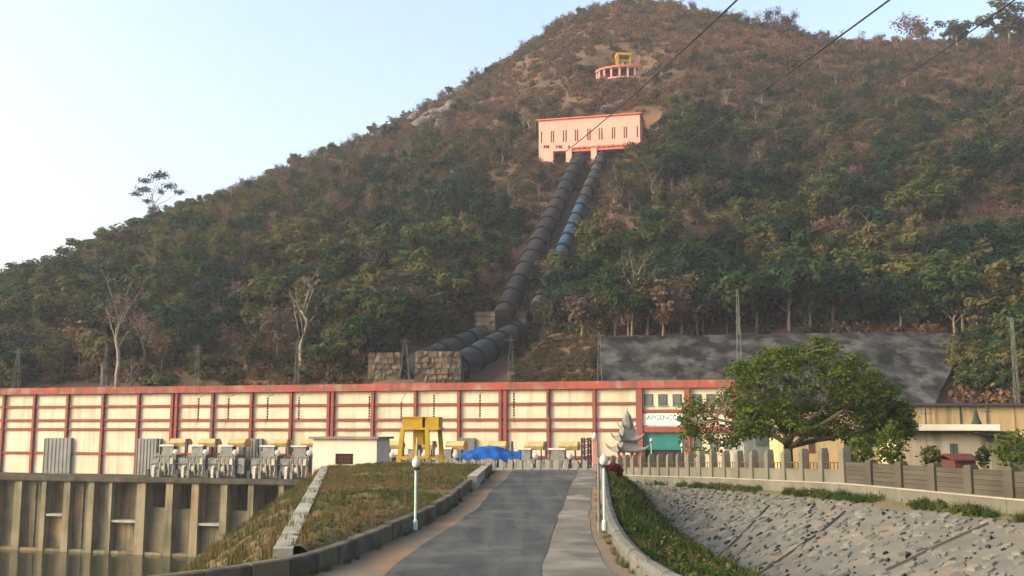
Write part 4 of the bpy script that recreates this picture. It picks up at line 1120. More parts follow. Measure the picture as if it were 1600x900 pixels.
# ------------------------------------------------------------------ penstock pipes
def penstock(name, label, a, b, r_, nring, mats, ringm=RING, t0=0.0):
    root = empty(name, b, 0, label, 'pipe'); ax = (a - b); n = nring
    for k in range(n):
        p, q = ax * (k / n), ax * ((k + 1) / n)
        m = MB(); m.tube([p, q], r_, 24, cap=(k in (0, n-1))); o = m.build('pipe_section', mats(k / n), root); o.data.polygons.foreach_set('use_smooth', [len(f.vertices) == 4 for f in o.data.polygons])
        d = ax.normalized(); m = MB(); c = ax * ((k + .5) / n); m.tube([c - d*.30, c - d*.28, c + d*.28, c + d*.30], [r_*.98, r_ + .24, r_ + .24, r_*.98], 24); m.build('stiffener_ring', ringm, root)
        s = c - Vector((0, 0, r_)); m = MB(); m.hexa([s + Vector((-1.6,-.8,-3.2)), s + Vector((1.6,-.8,-3.2)), s + Vector((1.6,.8,-3.2)), s + Vector((-1.6,.8,-3.2))], [s + Vector((-1.3,-.6,.5)), s + Vector((1.3,-.6,.5)), s + Vector((1.3,.6,.5)), s + Vector((-1.3,.6,.5))]); m.build('saddle', ROCK, root)
    return root
ext = (P1T - P1B).normalized()
penstock('penstock_pipe', 'long black penstock pipe climbing the hill to the pink valve house', P1T + ext * 3, P1B - ext * 2, 2.15, 15, lambda t: PIPE)
penstock('penstock_pipe', 'thinner penstock pipe with a blue middle stretch, right of the long black pipe', P2T + ext * 3, P2B, 1.55, 15, lambda t: PIPEB if .22 < t < .60 else PIPEG)
penstock('penstock_pipe', 'short thick lower pipe in front, ending at the large anchor block', Q1T, Q1B, 2.35, 5, lambda t: PIPEL)
penstock('penstock_pipe', 'short lower pipe behind, nearer the trees, ending at the large anchor block', Q2T, Q2B, 1.9, 5, lambda t: PIPEL)
# handrail beside the lower pipe
a, b = at(724, 578, 170), at(802, 534, 200)
r = empty('handrail', a, 0, 'thin pale handrail beside the lower front pipe', 'handrail')
m = MB(); m.bar((0,0,0), b - a, .07, 6); m.build('top_rail', STEEL, r)
for k in range(8):
    q = (b - a) * (k / 7); g = hz(a.x + q.x, a.y + q.y) - a.z; m = MB(); m.bar((q.x, q.y, min(g, q.z - .5)), q, .05, 5); m.build('post', STEEL, r)

# ------------------------------------------------------------------ pink valve house
Yv = 288.0
pl, pr = at(842, 255, Yv + 8), at(1000, 208, Yv + 1)
vang = math.atan2(pr.y - pl.y, pr.x - pl.x); VL = (pr - pl).to_2d().length
zbot = at(842, 256, Yv + 8).z; ztop = at(842, 189, Yv + 8).z
r = empty('valve_house', (pl.x, pl.y, zbot), vang, 'pink valve house with slit windows high on the hill above the black pipe', 'building')
VH = ztop - zbot
def vs(px): 
    u, _ = uv(px, 220); d = Vector((math.cos(vang), math.sin(vang))); return (u * pl.y - pl.x) / (d.x - u * d.y)
def vz(py, px=842):
    s = vs(px); Y = pl.y + math.sin(vang) * s; return at(px, py, Y).z - zbot
zmid = vz(233, 860)
xa, xb, xc_, xd, xe = vs(864), vs(884), vs(893), vs(923), vs(932)
m = MB(); m.box(0, VL, 0, 9, zmid, VH); m.build('upper_wall', PINK, r)
m = MB(); m.box(0, xa, .05, 9, -1.5, zmid - .002).box(xa, xb, .05, 9, vz(236, 870), zmid - .002).box(xb, xc_, .05, 9, -1.5, zmid - .002); m.build('left_pier_wall', PINK, r)
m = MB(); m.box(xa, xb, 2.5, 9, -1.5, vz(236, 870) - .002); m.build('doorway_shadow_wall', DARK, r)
m = MB(); m.box(xd, xe, .05, 3, -.5, zmid - .002); m.build('middle_pier', PINK, r)
m = MB(); m.box(xc_, VL, 6.5, 9, -1.5, zmid - .002); m.build('bay_back_wall', ROCK, r)
m = MB(); m.box(xc_ + .02, xd - .02, .3, 1.0, zmid - 1.1, zmid - .003); m.build('lintel', PINKD, r)
m = MB(); m.box(xe + .02, VL - .02, .3, 1.0, zmid - 1.1, zmid - .003); m.build('lintel', PINKD, r)
m = MB(); m.box(-.5, VL + .5, -.5, 9.6, VH + .002, VH + .32); m.build('roof_slab', PINKD, r)
# slit windows in pairs, vents
for c in (846, 861.5, 863.8+1, 880.5, 884.5, 899, 902.5, 918.5, 922, 936.5, 940.5, 957, 960.5, 975.5, 979, 996):
    s = vs(c); t = (c - 842) / 161.0; top = lerp(206, 196, t); bot = lerp(224, 214, t)
    m = MB(); m.box(s - .17, s + .17, -.06, .1, vz(bot, c), vz(top, c)); m.build('slit_window', STEELD, r)
for c in (850.5, 854, 857, 870, 874, 877, 889):
    s = vs(c); m = MB(); m.box(s - .24, s + .24, -.06, .1, vz(231.5, c), vz(227, c)); m.build('vent', STEELD, r)
for k in range(14):
    s = vs(893) + (VL - vs(893)) * k / 14; m = MB(); m.box(s, s + .8, -.25, -.003, zmid - .3, zmid + .12 + .1 * (k % 3)); m.build('corbel', PINKD, r)

# surge platform with balcony columns and a yellow frame
Ys = 332.0; c = at(966, 128, Ys)
r = empty('surge_platform', (c.x, c.y, c.z - 2), 0, 'curved pink balcony platform with columns on the hillside above the valve house', 'platform')
mpp = Ys / FPX; Rx = 34 * mpp * 1.05
sz = lambda py: at(966, py, Ys).z - (c.z - 2)
def arc(t): a = math.pi * (1.06 - 1.1 * t); return Vector((math.cos(a) * Rx + .3, -math.sin(a) * Rx * .55, lerp(-.9, .9, t) * .9))
pts = [arc(k / 24) for k in range(25)]
for nm, z, w, mm in (('top_ring', sz(110), .55, PINKD), ('lower_ring', sz(127), .45, PINK)):
    m = MB(); P = []
    for q in pts:
        o_ = Vector((q.x, q.y, 0)).normalized(); P.append([q + Vector((0,0,z - w/2)), q + o_*.5 + Vector((0,0,z - w/2)), q + o_*.5 + Vector((0,0,z + w/2)), q + Vector((0,0,z + w/2)), q + Vector((0,0,z - w/2))])
    m.grid(P); m.build(nm, mm, r)
for k in range(9):
    q = arc(.06 + .88 * k / 8); m = MB(); m.box(q.x - .28, q.x + .28, q.y - .1, q.y + .5, q.z + sz(133), q.z + sz(110) - .28); m.build('balcony_column', PINK, r)
m = MB(); m.add([q + Vector((0,0,sz(112))) for q in pts] , [tuple(range(25))]); m.build('platform_floor', CONCL, r)
m = MB(); P = [[Vector((q.x*.8, q.y*.6 + .5, q.z - 3)), Vector((q.x*.8, q.y*.6 + .5, q.z + sz(112)))] for q in pts]; m.grid(P); m.build('inner_drum', BRICKR, r)
Yg = 335.0; p = at(974, 108, Yg); mpp = Yg / FPX
r = empty('gate_hoist_frame', p, .1, 'small yellow hoist frame standing on the curved pink platform', 'hoist'); hg = at(974, 85, Yg).z - p.z; w = 10 * mpp
for sx in (-1, 1):
    for sy in (-1, 1):
        m = MB(); m.box(sx*w - .28, sx*w + .28, sy*1.4 - .28, sy*1.4 + .28, -2.2, hg - .9); m.build('leg', YEL, r)
m = MB(); m.box(-w - .4, w + .4, -1.9, 1.9, hg - .9 + .002, hg); m.build('top_box', YEL, r)
m = MB(); m.box(-w, w, -1.5, -1.2, hg*.45, hg*.45 + .35); m.build('cross_beam', YEL, r)
m = MB(); m.lathe([(.1,-.5),(.7,-.4),(.7,.4),(.1,.5)], 10, (.2, 0, hg*.35)); m.build('winch_drum', STEEL, r)

# ------------------------------------------------------------------ lattice masts and cables
def mast(px, pyb, pyt, Y, w, label, z0=None):
    b = at(px, pyb, Y); t = at(px, pyt, Y); zb_ = z0 if z0 is not None else b.z - 3
    r = empty('lattice_mast', (b.x, b.y, zb_), 0, label, 'mast', 'lattice masts behind the powerhouse'); H = t.z - zb_; tw = .12
    for sx, sy in ((1,1),(-1,1),(-1,-1),(1,-1)):
        m = MB(); m.bar((sx*w, sy*w, 0), (sx*tw, sy*tw, H), .038, 4); m.build('leg', LATT, r)
    nb = 9; m = MB()
    for k in range(nb):
        a, c_ = lerp(w, tw, k/nb), lerp(w, tw, (k+1)/nb); z0_, z1_ = H*k/nb, H*(k+1)/nb
        s = 1 if k % 2 else -1
        m.bar((-a*s, -a, z0_), (c_*s, -c_, z1_), .028, 3); m.bar((-a, a*s, z0_), (-c_, -c_*s, z1_), .028, 3); m.bar((a, -a*s, z0_), (c_, c_*s, z1_), .028, 3)
    m.build('bracing', LATT, r)
    m = MB(); m.bar((-.9,0,H*.94), (.9,0,H*.94), .06); m.build('cross_arm', LATT, r)
mast(25, 606, 545, 176, .7, 'thin lattice mast at the far left above the powerhouse roof')
mast(163, 605, 540, 174, .42, 'lattice mast just left of the big pale tree trunk')
mast(307, 604, 537, 170, .42, 'lattice mast above the left door, right of the big pale trunk')
mast(463, 602, 530, 166, .42, 'lattice mast midway between the big pale trunk and the brown anchor block')
mast(632, 600, 527, 160, 1.1, 'broad based lattice mast between the two anchor blocks')
mast(798, 598, 525, 158, .7, 'thin lattice mast in front of the lower pipes')
mast(937, 597, 518, 154, .42, 'lattice mast at the left end of the dark retaining wall')
mast(1156, 592, 452, 152, .42, 'tall lattice mast before the retaining wall near the green tree')
mast(1590, 640, 495, 140, .42, 'lattice mast at the far right edge beside the hill', ZDECK)
def cable(a, b, sag, r0, label):
    a = Vector(a); b = Vector(b); n = 40
    pts = [a.lerp(b, k/n) - Vector((0, 0, sag * 4 * (k/n) * (1 - k/n))) for k in range(n+1)]
    root = empty('power_cable', pts[0], 0, label, 'cable', 'overhead power cables')
    m = MB(); m.tube([q - pts[0] for q in pts], r0, 5); m.build('conductor', CABLE, root)
cable(at(838, 268, 268), at(1190, -36, 70), 1.2, .085, 'left overhead power cable passing across the pink valve house')
cable(at(985, 272, 262), at(1430, -30, 70), 1.2, .085, 'middle overhead power cable crossing the hillside right of the valve house')
cable(at(1325, 170, 300), at(1640, -40, 75), 1.0, .085, 'right overhead power cable near the top right corner')

# ------------------------------------------------------------------ vegetation: prototypes
def quads(centers, size, rs, up=0.35, asp=.62, outw=None):
    """leaf-sized quads, one per centre, random orientation (numpy arrays)"""
    n = len(centers); nrm = rs.normal(size=(n, 3)); nrm[:, 2] = np.abs(nrm[:, 2]) + up
    if outw is not None: nrm = nrm * .55 + outw
    nrm /= np.linalg.norm(nrm, axis=1)[:, None]
    t = np.cross(nrm, rs.normal(size=(n, 3))); t /= np.linalg.norm(t, axis=1)[:, None]; b = np.cross(nrm, t)
    s = size * (.6 + .8 * rs.rand(n))[:, None]
    return np.stack([centers - t*s, centers + b*s*asp + nrm*s*.12, centers + t*s, centers - b*s*asp + nrm*s*.12], 1).reshape(-1, 3)
def quads_mesh(name, V, m):
    n = len(V) // 4; me = bpy.data.meshes.new(name)
    me.vertices.add(len(V)); me.vertices.foreach_set('co', V.astype(np.float32).ravel())
    me.loops.add(4 * n); me.loops.foreach_set('vertex_index', np.arange(4 * n, dtype=np.int32))
    me.polygons.add(n); me.polygons.foreach_set('loop_start', np.arange(0, 4 * n, 4, dtype=np.int32))
    me.materials.append(m); me.update(calc_edges=True); return me
def branches(rs, H, th, nl, spread, lv2=4, rise=.55, r0=.2, wob=.25, lv3=0):
    """trunk, limbs and sub-branches: MB and list of tips"""
    m = MB(); tips = []
    tp = [Vector((0,0,-.6))]; k = 6
    for i in range(1, k + 1):
        tp.append(Vector(((rs.rand()-.5)*wob*i/k*2, (rs.rand()-.5)*wob*i/k*2, th * i / k)))
    m.tube(tp, [r0 * (1.25 - .75 * i / k) for i in range(k + 1)], 6)
    for i in range(nl):
        f = .45 + .55 * (i + rs.rand()) / nl; j = min(k - 1, int(f * k)); base = tp[j].lerp(tp[j+1], f * k - j)
        a = 2.4 * i + rs.rand() * .8; L = spread * (.7 + .5 * rs.rand()); up = rise * (.6 + .8 * rs.rand()) * L + (H - th) * .35 * rs.rand()
        d = Vector((math.cos(a), math.sin(a), 0)); pts = [base]
        for q in range(1, 5):
            t = q / 4; pts.append(base + d * L * t + Vector((0, 0, up * (t ** .8))) + Vector(((rs.rand()-.5), (rs.rand()-.5), (rs.rand()-.5))) * L * .16 * t)
        rb = r0 * .42; m.tube(pts, [rb, rb*.75, rb*.55, rb*.38, rb*.2], 5); tips.append(pts[-1])
        for s in range(lv2):
            b = pts[1 + rs.randint(0, 4)]; v = Vector((rs.normal(), rs.normal(), abs(rs.normal()) * .9 + .2)).normalized(); l2 = L * (.35 + .3 * rs.rand())
            c = b + v * l2 * .5 + Vector((rs.normal(), rs.normal(), 0)) * l2 * .1; e = b + v * l2
            m.tube([b, c, e], [rb*.4, rb*.25, rb*.1], 4); tips.append(e); tips.append(c)
            for s3 in range(lv3):
                v3 = (v + Vector((rs.normal(), rs.normal(), rs.normal() + .3)) * .7).normalized(); m.tube([c, c + v3 * l2 * .35, e.lerp(c + v3 * l2, .7)], [rb*.2, rb*.13, rb*.05], 3)
    m_top = tp[-1]; tips.append(m_top + Vector((0, 0, (H - th) * .5)))
    return m, tips
def proto(seed, kind):
    rs = np.random.RandomState(seed)
    if kind == 'green':
        H = 8.0; th = 4.0 + rs.rand(); m, tips = branches(rs, H, th, 7, 2.7 + rs.rand() * .5, 3, .75, .20)
        C = []
        for t in tips:
            if rs.rand() < .15: continue
            d = rs.normal(size=(52, 3)); d /= np.linalg.norm(d, axis=1)[:, None]; d *= (.55 + .5 * rs.rand(52))[:, None]; k = .85 + .5 * rs.rand()
            C.append(np.concatenate([np.array(t) + d * np.array([1.05, 1.05, .72]) * k, d], 1))
        C = np.concatenate(C); C = C[C[:, 2] > 1.6]; o = C[:, :3] - np.array([0, 0, th + .3]); o /= np.linalg.norm(o, axis=1)[:, None] + .01
        me = quads_mesh('crown', quads(C[:, :3], .33, rs, .1, outw=C[:, 3:] * .9 + o * .5 + np.array([0, 0, .25])), LEAF); bark = BARK
    elif kind == 'dry':
        H = 7.0; th = 3.4 + rs.rand(); m, tips = branches(rs, H, th, 7, 2.2 + rs.rand() * .5, 4, .9, .15, lv3=2)
        C = np.concatenate([np.array(t) + rs.normal(size=(15, 3)) * np.array([.6, .6, .5]) for t in tips]); C = C[C[:, 2] > 1.2]
        o = C - np.array([0, 0, th]); o /= np.linalg.norm(o, axis=1)[:, None] + .01; me = quads_mesh('crown', quads(C, .27, rs, .2, outw=o * .7), LEAFD); bark = BARKPURPLE
    elif kind == 'bare':
        H = 9.5; th = 5.5 + rs.rand(); m, tips = branches(rs, H, th, 6, 2.1, 4, 1.3, .21, .5, lv3=3)
        C = np.concatenate([np.array(t) + rs.normal(size=(4, 3)) * .4 for t in tips]); me = quads_mesh('crown', quads(C, .2, rs), LEAFD); bark = BARKP
    else:
        m = MB(); 
        for i in range(6):
            a = i * 1.05 + rs.rand(); m.bar((0,0,-.3), (math.cos(a)*.7, math.sin(a)*.7, 1.0 + rs.rand()*.6), .04, 3, .01)
        c = rs.normal(size=(150, 3)) * np.array([.75, .75, .42]) + np.array([0, 0, .75]); c = c[c[:, 2] > -.1]
        me = quads_mesh('crown', quads(c, .27, rs), SCRUB); bark = BARKPURPLE
    return m.mesh('trunk', BARKP if kind == 'green' and seed % 2 else bark, kind == 'bare'), me
PROTO = [('green', proto(20 + k, 'green')) for k in range(6)] + [('dry', proto(40 + k, 'dry')) for k in range(5)] + [('bare', proto(60 + k, 'bare')) for k in range(3)] + [('scrub', proto(80 + k, 'scrub')) for k in range(4)]
IDX = {k: [i for i, p in enumerate(PROTO) if p[0] == k] for k in ('green', 'dry', 'bare', 'scrub')}

def joined(tr, cr, name):
    """one mesh with trunk and crown, for masses too far to pick apart"""
    import bmesh
    bm = bmesh.new(); bm.from_mesh(tr); n = len(bm.faces); bm.from_mesh(cr); bm.faces.ensure_lookup_table()
    for f in bm.faces[n:]: f.material_index = 1
    me = bpy.data.meshes.new(name); bm.to_mesh(me); bm.free(); me.materials.append(tr.materials[0]); me.materials.append(cr.materials[0]); return me
def proto_collection(name, meshes):
    c = bpy.data.collections.new(name)
    for i, me in enumerate(meshes): c.objects.link(bpy.data.objects.new('%s_%02d' % (name, i), me))
    return c
def scatter(name, P, rotz, scl, idx, coll, label, cat, tilt=None):
    n = len(P); me = bpy.data.meshes.new(name); me.vertices.add(n); me.vertices.foreach_set('co', np.asarray(P, np.float32).ravel())
    for an, ty, dat, fld in (('rot', 'FLOAT_VECTOR', np.stack([np.zeros(n) if tilt is None else tilt[:, 0], np.zeros(n) if tilt is None else tilt[:, 1], rotz], 1), 'vector'), ('scl', 'FLOAT', np.asarray(scl), 'value'), ('pick', 'INT', np.asarray(idx), 'value')):
        at_ = me.attributes.new(an, ty, 'POINT'); at_.data.foreach_set(fld, np.asarray(dat, np.int32 if ty == 'INT' else np.float32).ravel())
    o = link(name, me); tag(o, label, cat, kind='stuff')
    ng = bpy.data.node_groups.new(name, 'GeometryNodeTree'); ng.interface.new_socket('Geometry', in_out='INPUT', socket_type='NodeSocketGeometry'); ng.interface.new_socket('Geometry', in_out='OUTPUT', socket_type='NodeSocketGeometry')
    N, L = ng.nodes, ng.links; gi = N.new('NodeGroupInput'); go = N.new('NodeGroupOutput'); ip = N.new('GeometryNodeInstanceOnPoints')
    ci = N.new('GeometryNodeCollectionInfo'); ci.inputs['Collection'].default_value = coll; ci.inputs['Separate Children'].default_value = True; ci.inputs['Reset Children'].default_value = True
    def attr(nm, ty): a = N.new('GeometryNodeInputNamedAttribute'); a.data_type = ty; a.inputs['Name'].default_value = nm; return a.outputs['Attribute']
    e2r = N.new('FunctionNodeEulerToRotation'); L.new(attr('rot', 'FLOAT_VECTOR'), e2r.inputs[0])
    L.new(gi.outputs[0], ip.inputs['Points']); L.new(ci.outputs[0], ip.inputs['Instance']); ip.inputs['Pick Instance'].default_value = True
    L.new(attr('pick', 'INT'), ip.inputs['Instance Index']); L.new(e2r.outputs[0], ip.inputs['Rotation']); L.new(attr('scl', 'FLOAT'), ip.inputs['Scale']); L.new(ip.outputs[0], go.inputs[0])
    md = o.modifiers.new('scatter', 'NODES'); md.node_group = ng; return o

# ------------------------------------------------------------------ the hillside forest
KEEP = []           # screen boxes that stay clear of nearer trees: (px0, px1, py0, py1, distance)
for k in range(16):
    t = k / 15; KEEP.append((lerp(905, 788, t) - 22, lerp(905, 788, t) + 20, lerp(246, 488, t) - 12, lerp(246, 488, t) + 14, lerp(286, 205, t) + 3))
for k in range(10):
    t = k / 9; KEEP.append((lerp(938, 874, t) - 12, lerp(938, 874, t) + 8, lerp(246, 392, t) - 9, lerp(246, 392, t) + 8, lerp(288, 240, t) + 3))
KEEP += [(840, 1006, 178, 246, 300), (842, 892, 240, 262, 300), (930, 1002, 82, 138, 345), (640, 700, 537, 602, 206), (690, 740, 522, 602, 206), (735, 830, 484, 602, 207), (570, 628, 550, 602, 178), (815, 945, 528, 602, 186), (940, 1505, 524, 645, 178)]
def blocked(x, y, z, h, rad):
    for f in (.15, .5, .95):
        px, py = px_of(x, y, z + h * f); rp = rad * FPX / y * (.55 if f < .2 else .9)
        for a, b, c, d, D in KEEP:
            if y < D and px + rp > a and px - rp < b and c < py + rp * .5 and py - rp * .4 < d: return True
    return False
rs = np.random.RandomState(5)
NT = 8000
cu = rs.uniform(-.72, .72, NT * 3); cd = 161 + 335 * rs.rand(NT * 3) ** .9
cy = uF(cu) + (cd - 168) * uK(cu)
keep = rs.rand(NT * 3) < np.clip(cy * uK(cu) / 330.0, 0, 1); cu, cd, cy = cu[keep][:NT], cd[keep][:NT], cy[keep][:NT]
cxx = cu * cy; czz = hill_z(cxx, cy); patch = fbm(cxx * .035 + 40, cy * .035, 3)
trees = []
for x, y, z, D, u, pt in zip(cxx, cy, czz, cd, cu, patch):
    hgt = np.clip((z - CAMZ - 5) / 150.0, 0, 1)
    if rs.rand() < .10 + .55 * hgt - .0 * pt: continue
    if pt > .17 and rs.rand() < .75: continue                       # open dry patches
    q = rs.rand() + .9 * pt
    g = .78 - 1.0 * hgt + (.10 if u > .12 else 0)
    kind = 'green' if q < g else ('dry' if rs.rand() < .80 else 'bare')
    s = (1.32 - .78 * hgt) * (.45 + .75 * rs.rand() ** 1.3) * float(interp(D, [340, 420], [1, .62])); s *= {'green': 1.0, 'dry': .95, 'bare': .95}[kind]
    if D < 180: s *= .8
    h = 8.0 * s
    if blocked(x, y, z, h, 3.2 * s) and s > .5: s = .42 + .1 * rs.rand(); h = 8 * s
    if blocked(x, y, z, h, 3.2 * s):
        if rs.rand() < .6 and not blocked(x, y, z, 1.6, 1.0): trees.append(('scrub', x, y, z - .1, .7 + .5 * rs.rand(), rs.rand() * 6.28))
        continue
    trees.append((kind, x, y, z - .15, s, rs.rand() * 6.28))
def in_frame(x, y, z): 
    a, b = px_of(x, y, z); return -20 < a < 1620 and -10 < b < 600
score = [(s / y * (1.15 if k == 'bare' else 1) if (k != 'scrub' and in_frame(x, y, z + 5 * s)) else 0) for k, x, y, z, s, r in trees]
order = np.argsort(-np.array(score)); single = set(order[:250].tolist())
ZONES = {}
LMX = [(0, 'far left mast'), (163, 'mast left of the big pale trunk'), (307, 'mast right of the big pale trunk'), (463, 'mast left of the anchor blocks'), (600, 'brown anchor block'), (700, 'large anchor block'), (790, 'bend of the black pipe'), (880, 'foot of the blue pipe'), (940, 'left end of the retaining wall'), (1050, 'sign board'), (1156, 'tall mast by the green tree'), (1260, 'middle of the green tree'), (1380, 'right half of the green tree'), (1480, 'white house'), (1585, 'far right mast')]
def zone(px, py):
    lm = min(LMX, key=lambda t: abs(t[0] - px))[1]
    return ('low above the ' if py > 545 else 'partway up above the ' if py > 470 else 'midway up the slope above the ' if py > 380 else 'high on the slope above the ') + lm
def zone_old(px, py):
    if px < 640: return 'on the left flank of the hill' if py < 470 else 'at the left foot of the hill behind the powerhouse'
    if px < 830: return 'just left of the black penstock pipe'
    return 'right of the penstock pipes' if px < 1180 else 'on the dark right side of the hill'
KN = {'green': ('leafy_tree', 'leafy green tree '), 'dry': ('dry_tree', 'dry brown tree '), 'bare': ('bare_tree', 'pale bare tree ')}
def plant(pi, loc, s, rz, name, label, group=None, cat='tree', sc=None):
    tr, cr = PROTO[pi][1]; r = empty(name, loc, rz, label, cat, group); r.scale = sc or (s, s, s)
    link('trunk', tr, r); link('crown', cr, r); return r
mass = []
for i, (kind, x, y, z, s, rz) in enumerate(trees):
    pi = IDX[kind][i % len(IDX[kind])]
    if i in single:
        px, py = px_of(x, y, z); zn = zone(px, py); nm, lb = KN[kind]
        plant(pi, (x, y, z), s, rz, nm, lb + zn, lb.strip() + 's ' + zn)
    else: mass.append((x, y, z, rz, s, pi))
for px in np.concatenate([rs.uniform(0, 1600, 230), rs.uniform(850, 1600, 90)]):       # feathery trees along the ridge
    u = uv(px, 200)[0]; Dn = rs.uniform(405, 436); y = float(uF(u) + (Dn - 168) * uK(u)); x = u * y; k = ('dry', 'bare', 'dry', 'green')[rs.randint(4)]
    mass.append((x, y, hz(x, y) - .1, rs.rand() * 6.28, rs.uniform(.38, .72) * (.8 if k == 'green' else 1), IDX[k][rs.randint(len(IDX[k]))]))
for px, py in zip(rs.uniform(1440, 1640, 40), rs.uniform(530, 632, 40)):          # trees beside the right end of the retaining wall
    if px < 1510 + (580 - py) * 1.0 * 0 + 8: continue
    b = hill_hit(px, py, 145); mass.append((b.x, b.y, b.z - .1, rs.rand() * 6.28, rs.uniform(.4, .65), IDX['green'][rs.randint(6)]))
FC = proto_collection('forest_kinds', [joined(*p[1], 'forest_kind') for p in PROTO])
ma = np.array(mass); scatter('hillside_forest', ma[:, :3], ma[:, 3], ma[:, 4], ma[:, 5], FC, 'mixed green and brown forest covering the whole hillside', 'forest')
# scrub and dry grass tussocks between the trees
NS = 13000
cu = rs.uniform(-.72, .72, NS * 3); cd = 160 + 308 * rs.rand(NS * 3); cy = uF(cu) + (cd - 168) * uK(cu)
keep = rs.rand(NS * 3) < np.clip(cy * uK(cu) / 380.0, 0, 1); cu, cd, cy = cu[keep][:NS], cd[keep][:NS], cy[keep][:NS]
cxx = cu * cy; czz = hill_z(cxx, cy); L_ = []
for x, y, z in zip(cxx, cy, czz):
    s = .6 + .9 * rs.rand()
    if blocked(x, y, z, 1.5 * s, .9 * s) or (.082 < x / y < .47 and y < RW1 + 1): continue
    L_.append((x, y, z - .05, rs.rand() * 6.28, s, IDX['scrub'][rs.randint(4)]))
for px, py in zip(rs.uniform(802, 945, 420), rs.uniform(527, 601, 420)):
    b = hill_hit(px, py, 145); L_.append((b.x, b.y, b.z - .05, rs.rand() * 6.28, .25 + .35 * rs.rand(), IDX['scrub'][rs.randint(4)]))
for px, py in zip(rs.uniform(1500, 1640, 150), rs.uniform(560, 640, 150)):
    b = hill_hit(px, py, 140); L_.append((b.x, b.y, b.z - .05, rs.rand() * 6.28, *(lambda k: ((.8 + .9 * rs.rand()) * (1 if k in IDX['scrub'] else .4), k))((IDX['scrub'] + IDX['green'][:2])[rs.randint(6)])))
for px, py in zip(rs.uniform(628, 752, 160), rs.uniform(486, 536, 160)):
    if py > 540 - (px - 655) * .36: continue
    b = hill_hit(px, py); L_.append((b.x, b.y, b.z - .05, rs.rand() * 6.28, .8 + .8 * rs.rand(), (IDX['scrub'] + IDX['green'][:2])[rs.randint(4)]))
for px, py in list(zip(rs.uniform(930, 1012, 60), rs.uniform(222, 262, 60))) + list(zip(rs.uniform(905, 1000, 130), rs.uniform(128, 180, 130))) + list(zip(rs.uniform(820, 900, 60), rs.uniform(255, 300, 60))):
    b = hill_hit(px, py); L_.append((b.x, b.y, b.z - .05, rs.rand() * 6.28, .6 + .6 * rs.rand(), IDX['scrub'][rs.randint(4)]))
ma = np.array(L_); scatter('hillside_scrub', ma[:, :3], ma[:, 3], ma[:, 4], ma[:, 5], FC, 'dry scrub and tussocks between the hillside trees', 'scrub')

# trees that stand out
def lone(px, py_base, py_top, kind, label, k=0, rz=0.0, wide=1.0, Y=None):
    b = hill_hit(px, py_base) if Y is None else at(px, py_base, Y)
    H = {'green': 8.2, 'dry': 7.6, 'bare': 9.8}[kind]; h = max(3.0, (py_base - py_top) / FPX * b.y / .98); s = h / H
    return plant(IDX[kind][k % len(IDX[kind])], b - Vector((0, 0, .2)), s, rz, KN[kind][0], label, None, 'tree', (s * wide, s * wide, s))
lone(302, 306, 279, 'green', 'small round dark tree on the left skyline right of the tall lone tree', 2)
lone(212, 345, 318, 'green', 'low spreading tree on the skyline just below the tall lone tree', 3, 1.0, 1.2)
lone(150, 378, 348, 'green', 'dark spreading tree low on the left skyline', 1, .5, 1.3)
lone(462, 240, 217, 'green', 'small dark round tree on the middle of the left skyline', 4)
lone(437, 250, 227, 'dry', 'thin grey tree beside the small round skyline tree', 1)
lone(1495, 76, 30, 'green', 'dark tree with two lobes on the right skyline', 5, .4, 1.2)
lone(1434, 74, 20, 'dry', 'pale thin tree on the right skyline', 2, .9, 1.2)
lone(1578, 70, 12, 'green', 'spreading dark tree at the right end of the skyline', 0, 1.4, 1.5)
lone(1205, 46, 10, 'dry', 'feathery brown tree on the ridge right of the summit', 3)
lone(1232, 52, 14, 'dry', 'grey brown tree on the ridge beside the feathery one', 0)
lone(183, 600, 425, 'bare', 'tall forked tree with a thick pale trunk behind the powerhouse at left', 0, .3, .8, 181)
lone(283, 432, 355, 'bare', 'pair of pale slender stems on the left flank of the hill', 1, 0, .7)
lone(381, 440, 350, 'bare', 'tall pale slender trunk on the left flank of the hill', 2, .7, .7)
lone(472, 600, 415, 'bare', 'bare white branched tree behind the powerhouse left of the pipes', 1, 1.7, .9, 182)
lone(624, 410, 350, 'bare', 'pale bare branching tree on the slope left of the black pipe', 2, 2.0, 1.0)
lone(970, 330, 262, 'bare', 'pale bare trunk right of the upper pipes below the valve house', 0, 2.5, .8)
lone(995, 520, 385, 'bare', 'tall pale forked trunk right of the pipes above the retaining wall', 1, .2, .9)
lone(538, 560, 470, 'bare', 'brown bare tree above the brown anchor block', 2, 1.1, .9)

# the tall lone tree on the left skyline: layered open crown
def open_tree(name, base, H, W, label, layers, seed, leaf, bark=BARK, nl=230, lsize=.3):
    rs = np.random.RandomState(seed); r = empty(name, base, 0, label, 'tree'); m = MB(); C = []
    top = Vector((-W * .12, 0, H * .62)); m.tube([(0,0,-.5), (-W*.03, 0, H*.3), top], [.28, .2, .13], 7)
    for (x, z, w, hh) in layers:
        c = Vector((x * W, (rs.rand() - .5) * W * .5, z * H)); b = Vector((0,0,-.5)).lerp(top, min(.98, z * .95)); m.tube([b, b.lerp(c, .55) + Vector((0,0,-.25)), c], [.1, .07, .03], 5)
        n = int(nl * w / .18); C.append(np.array(c) + rs.normal(size=(n, 3)) * np.array([w * W * .42, w * W * .42, hh * H * .4]))
    m.build('trunk', bark, r); link('crown', quads_mesh('crown', quads(np.concatenate(C), lsize, rs, .6), leaf), r); return r
b = hill_hit(244, 346); Ht = (346 - 250) / FPX * b.y
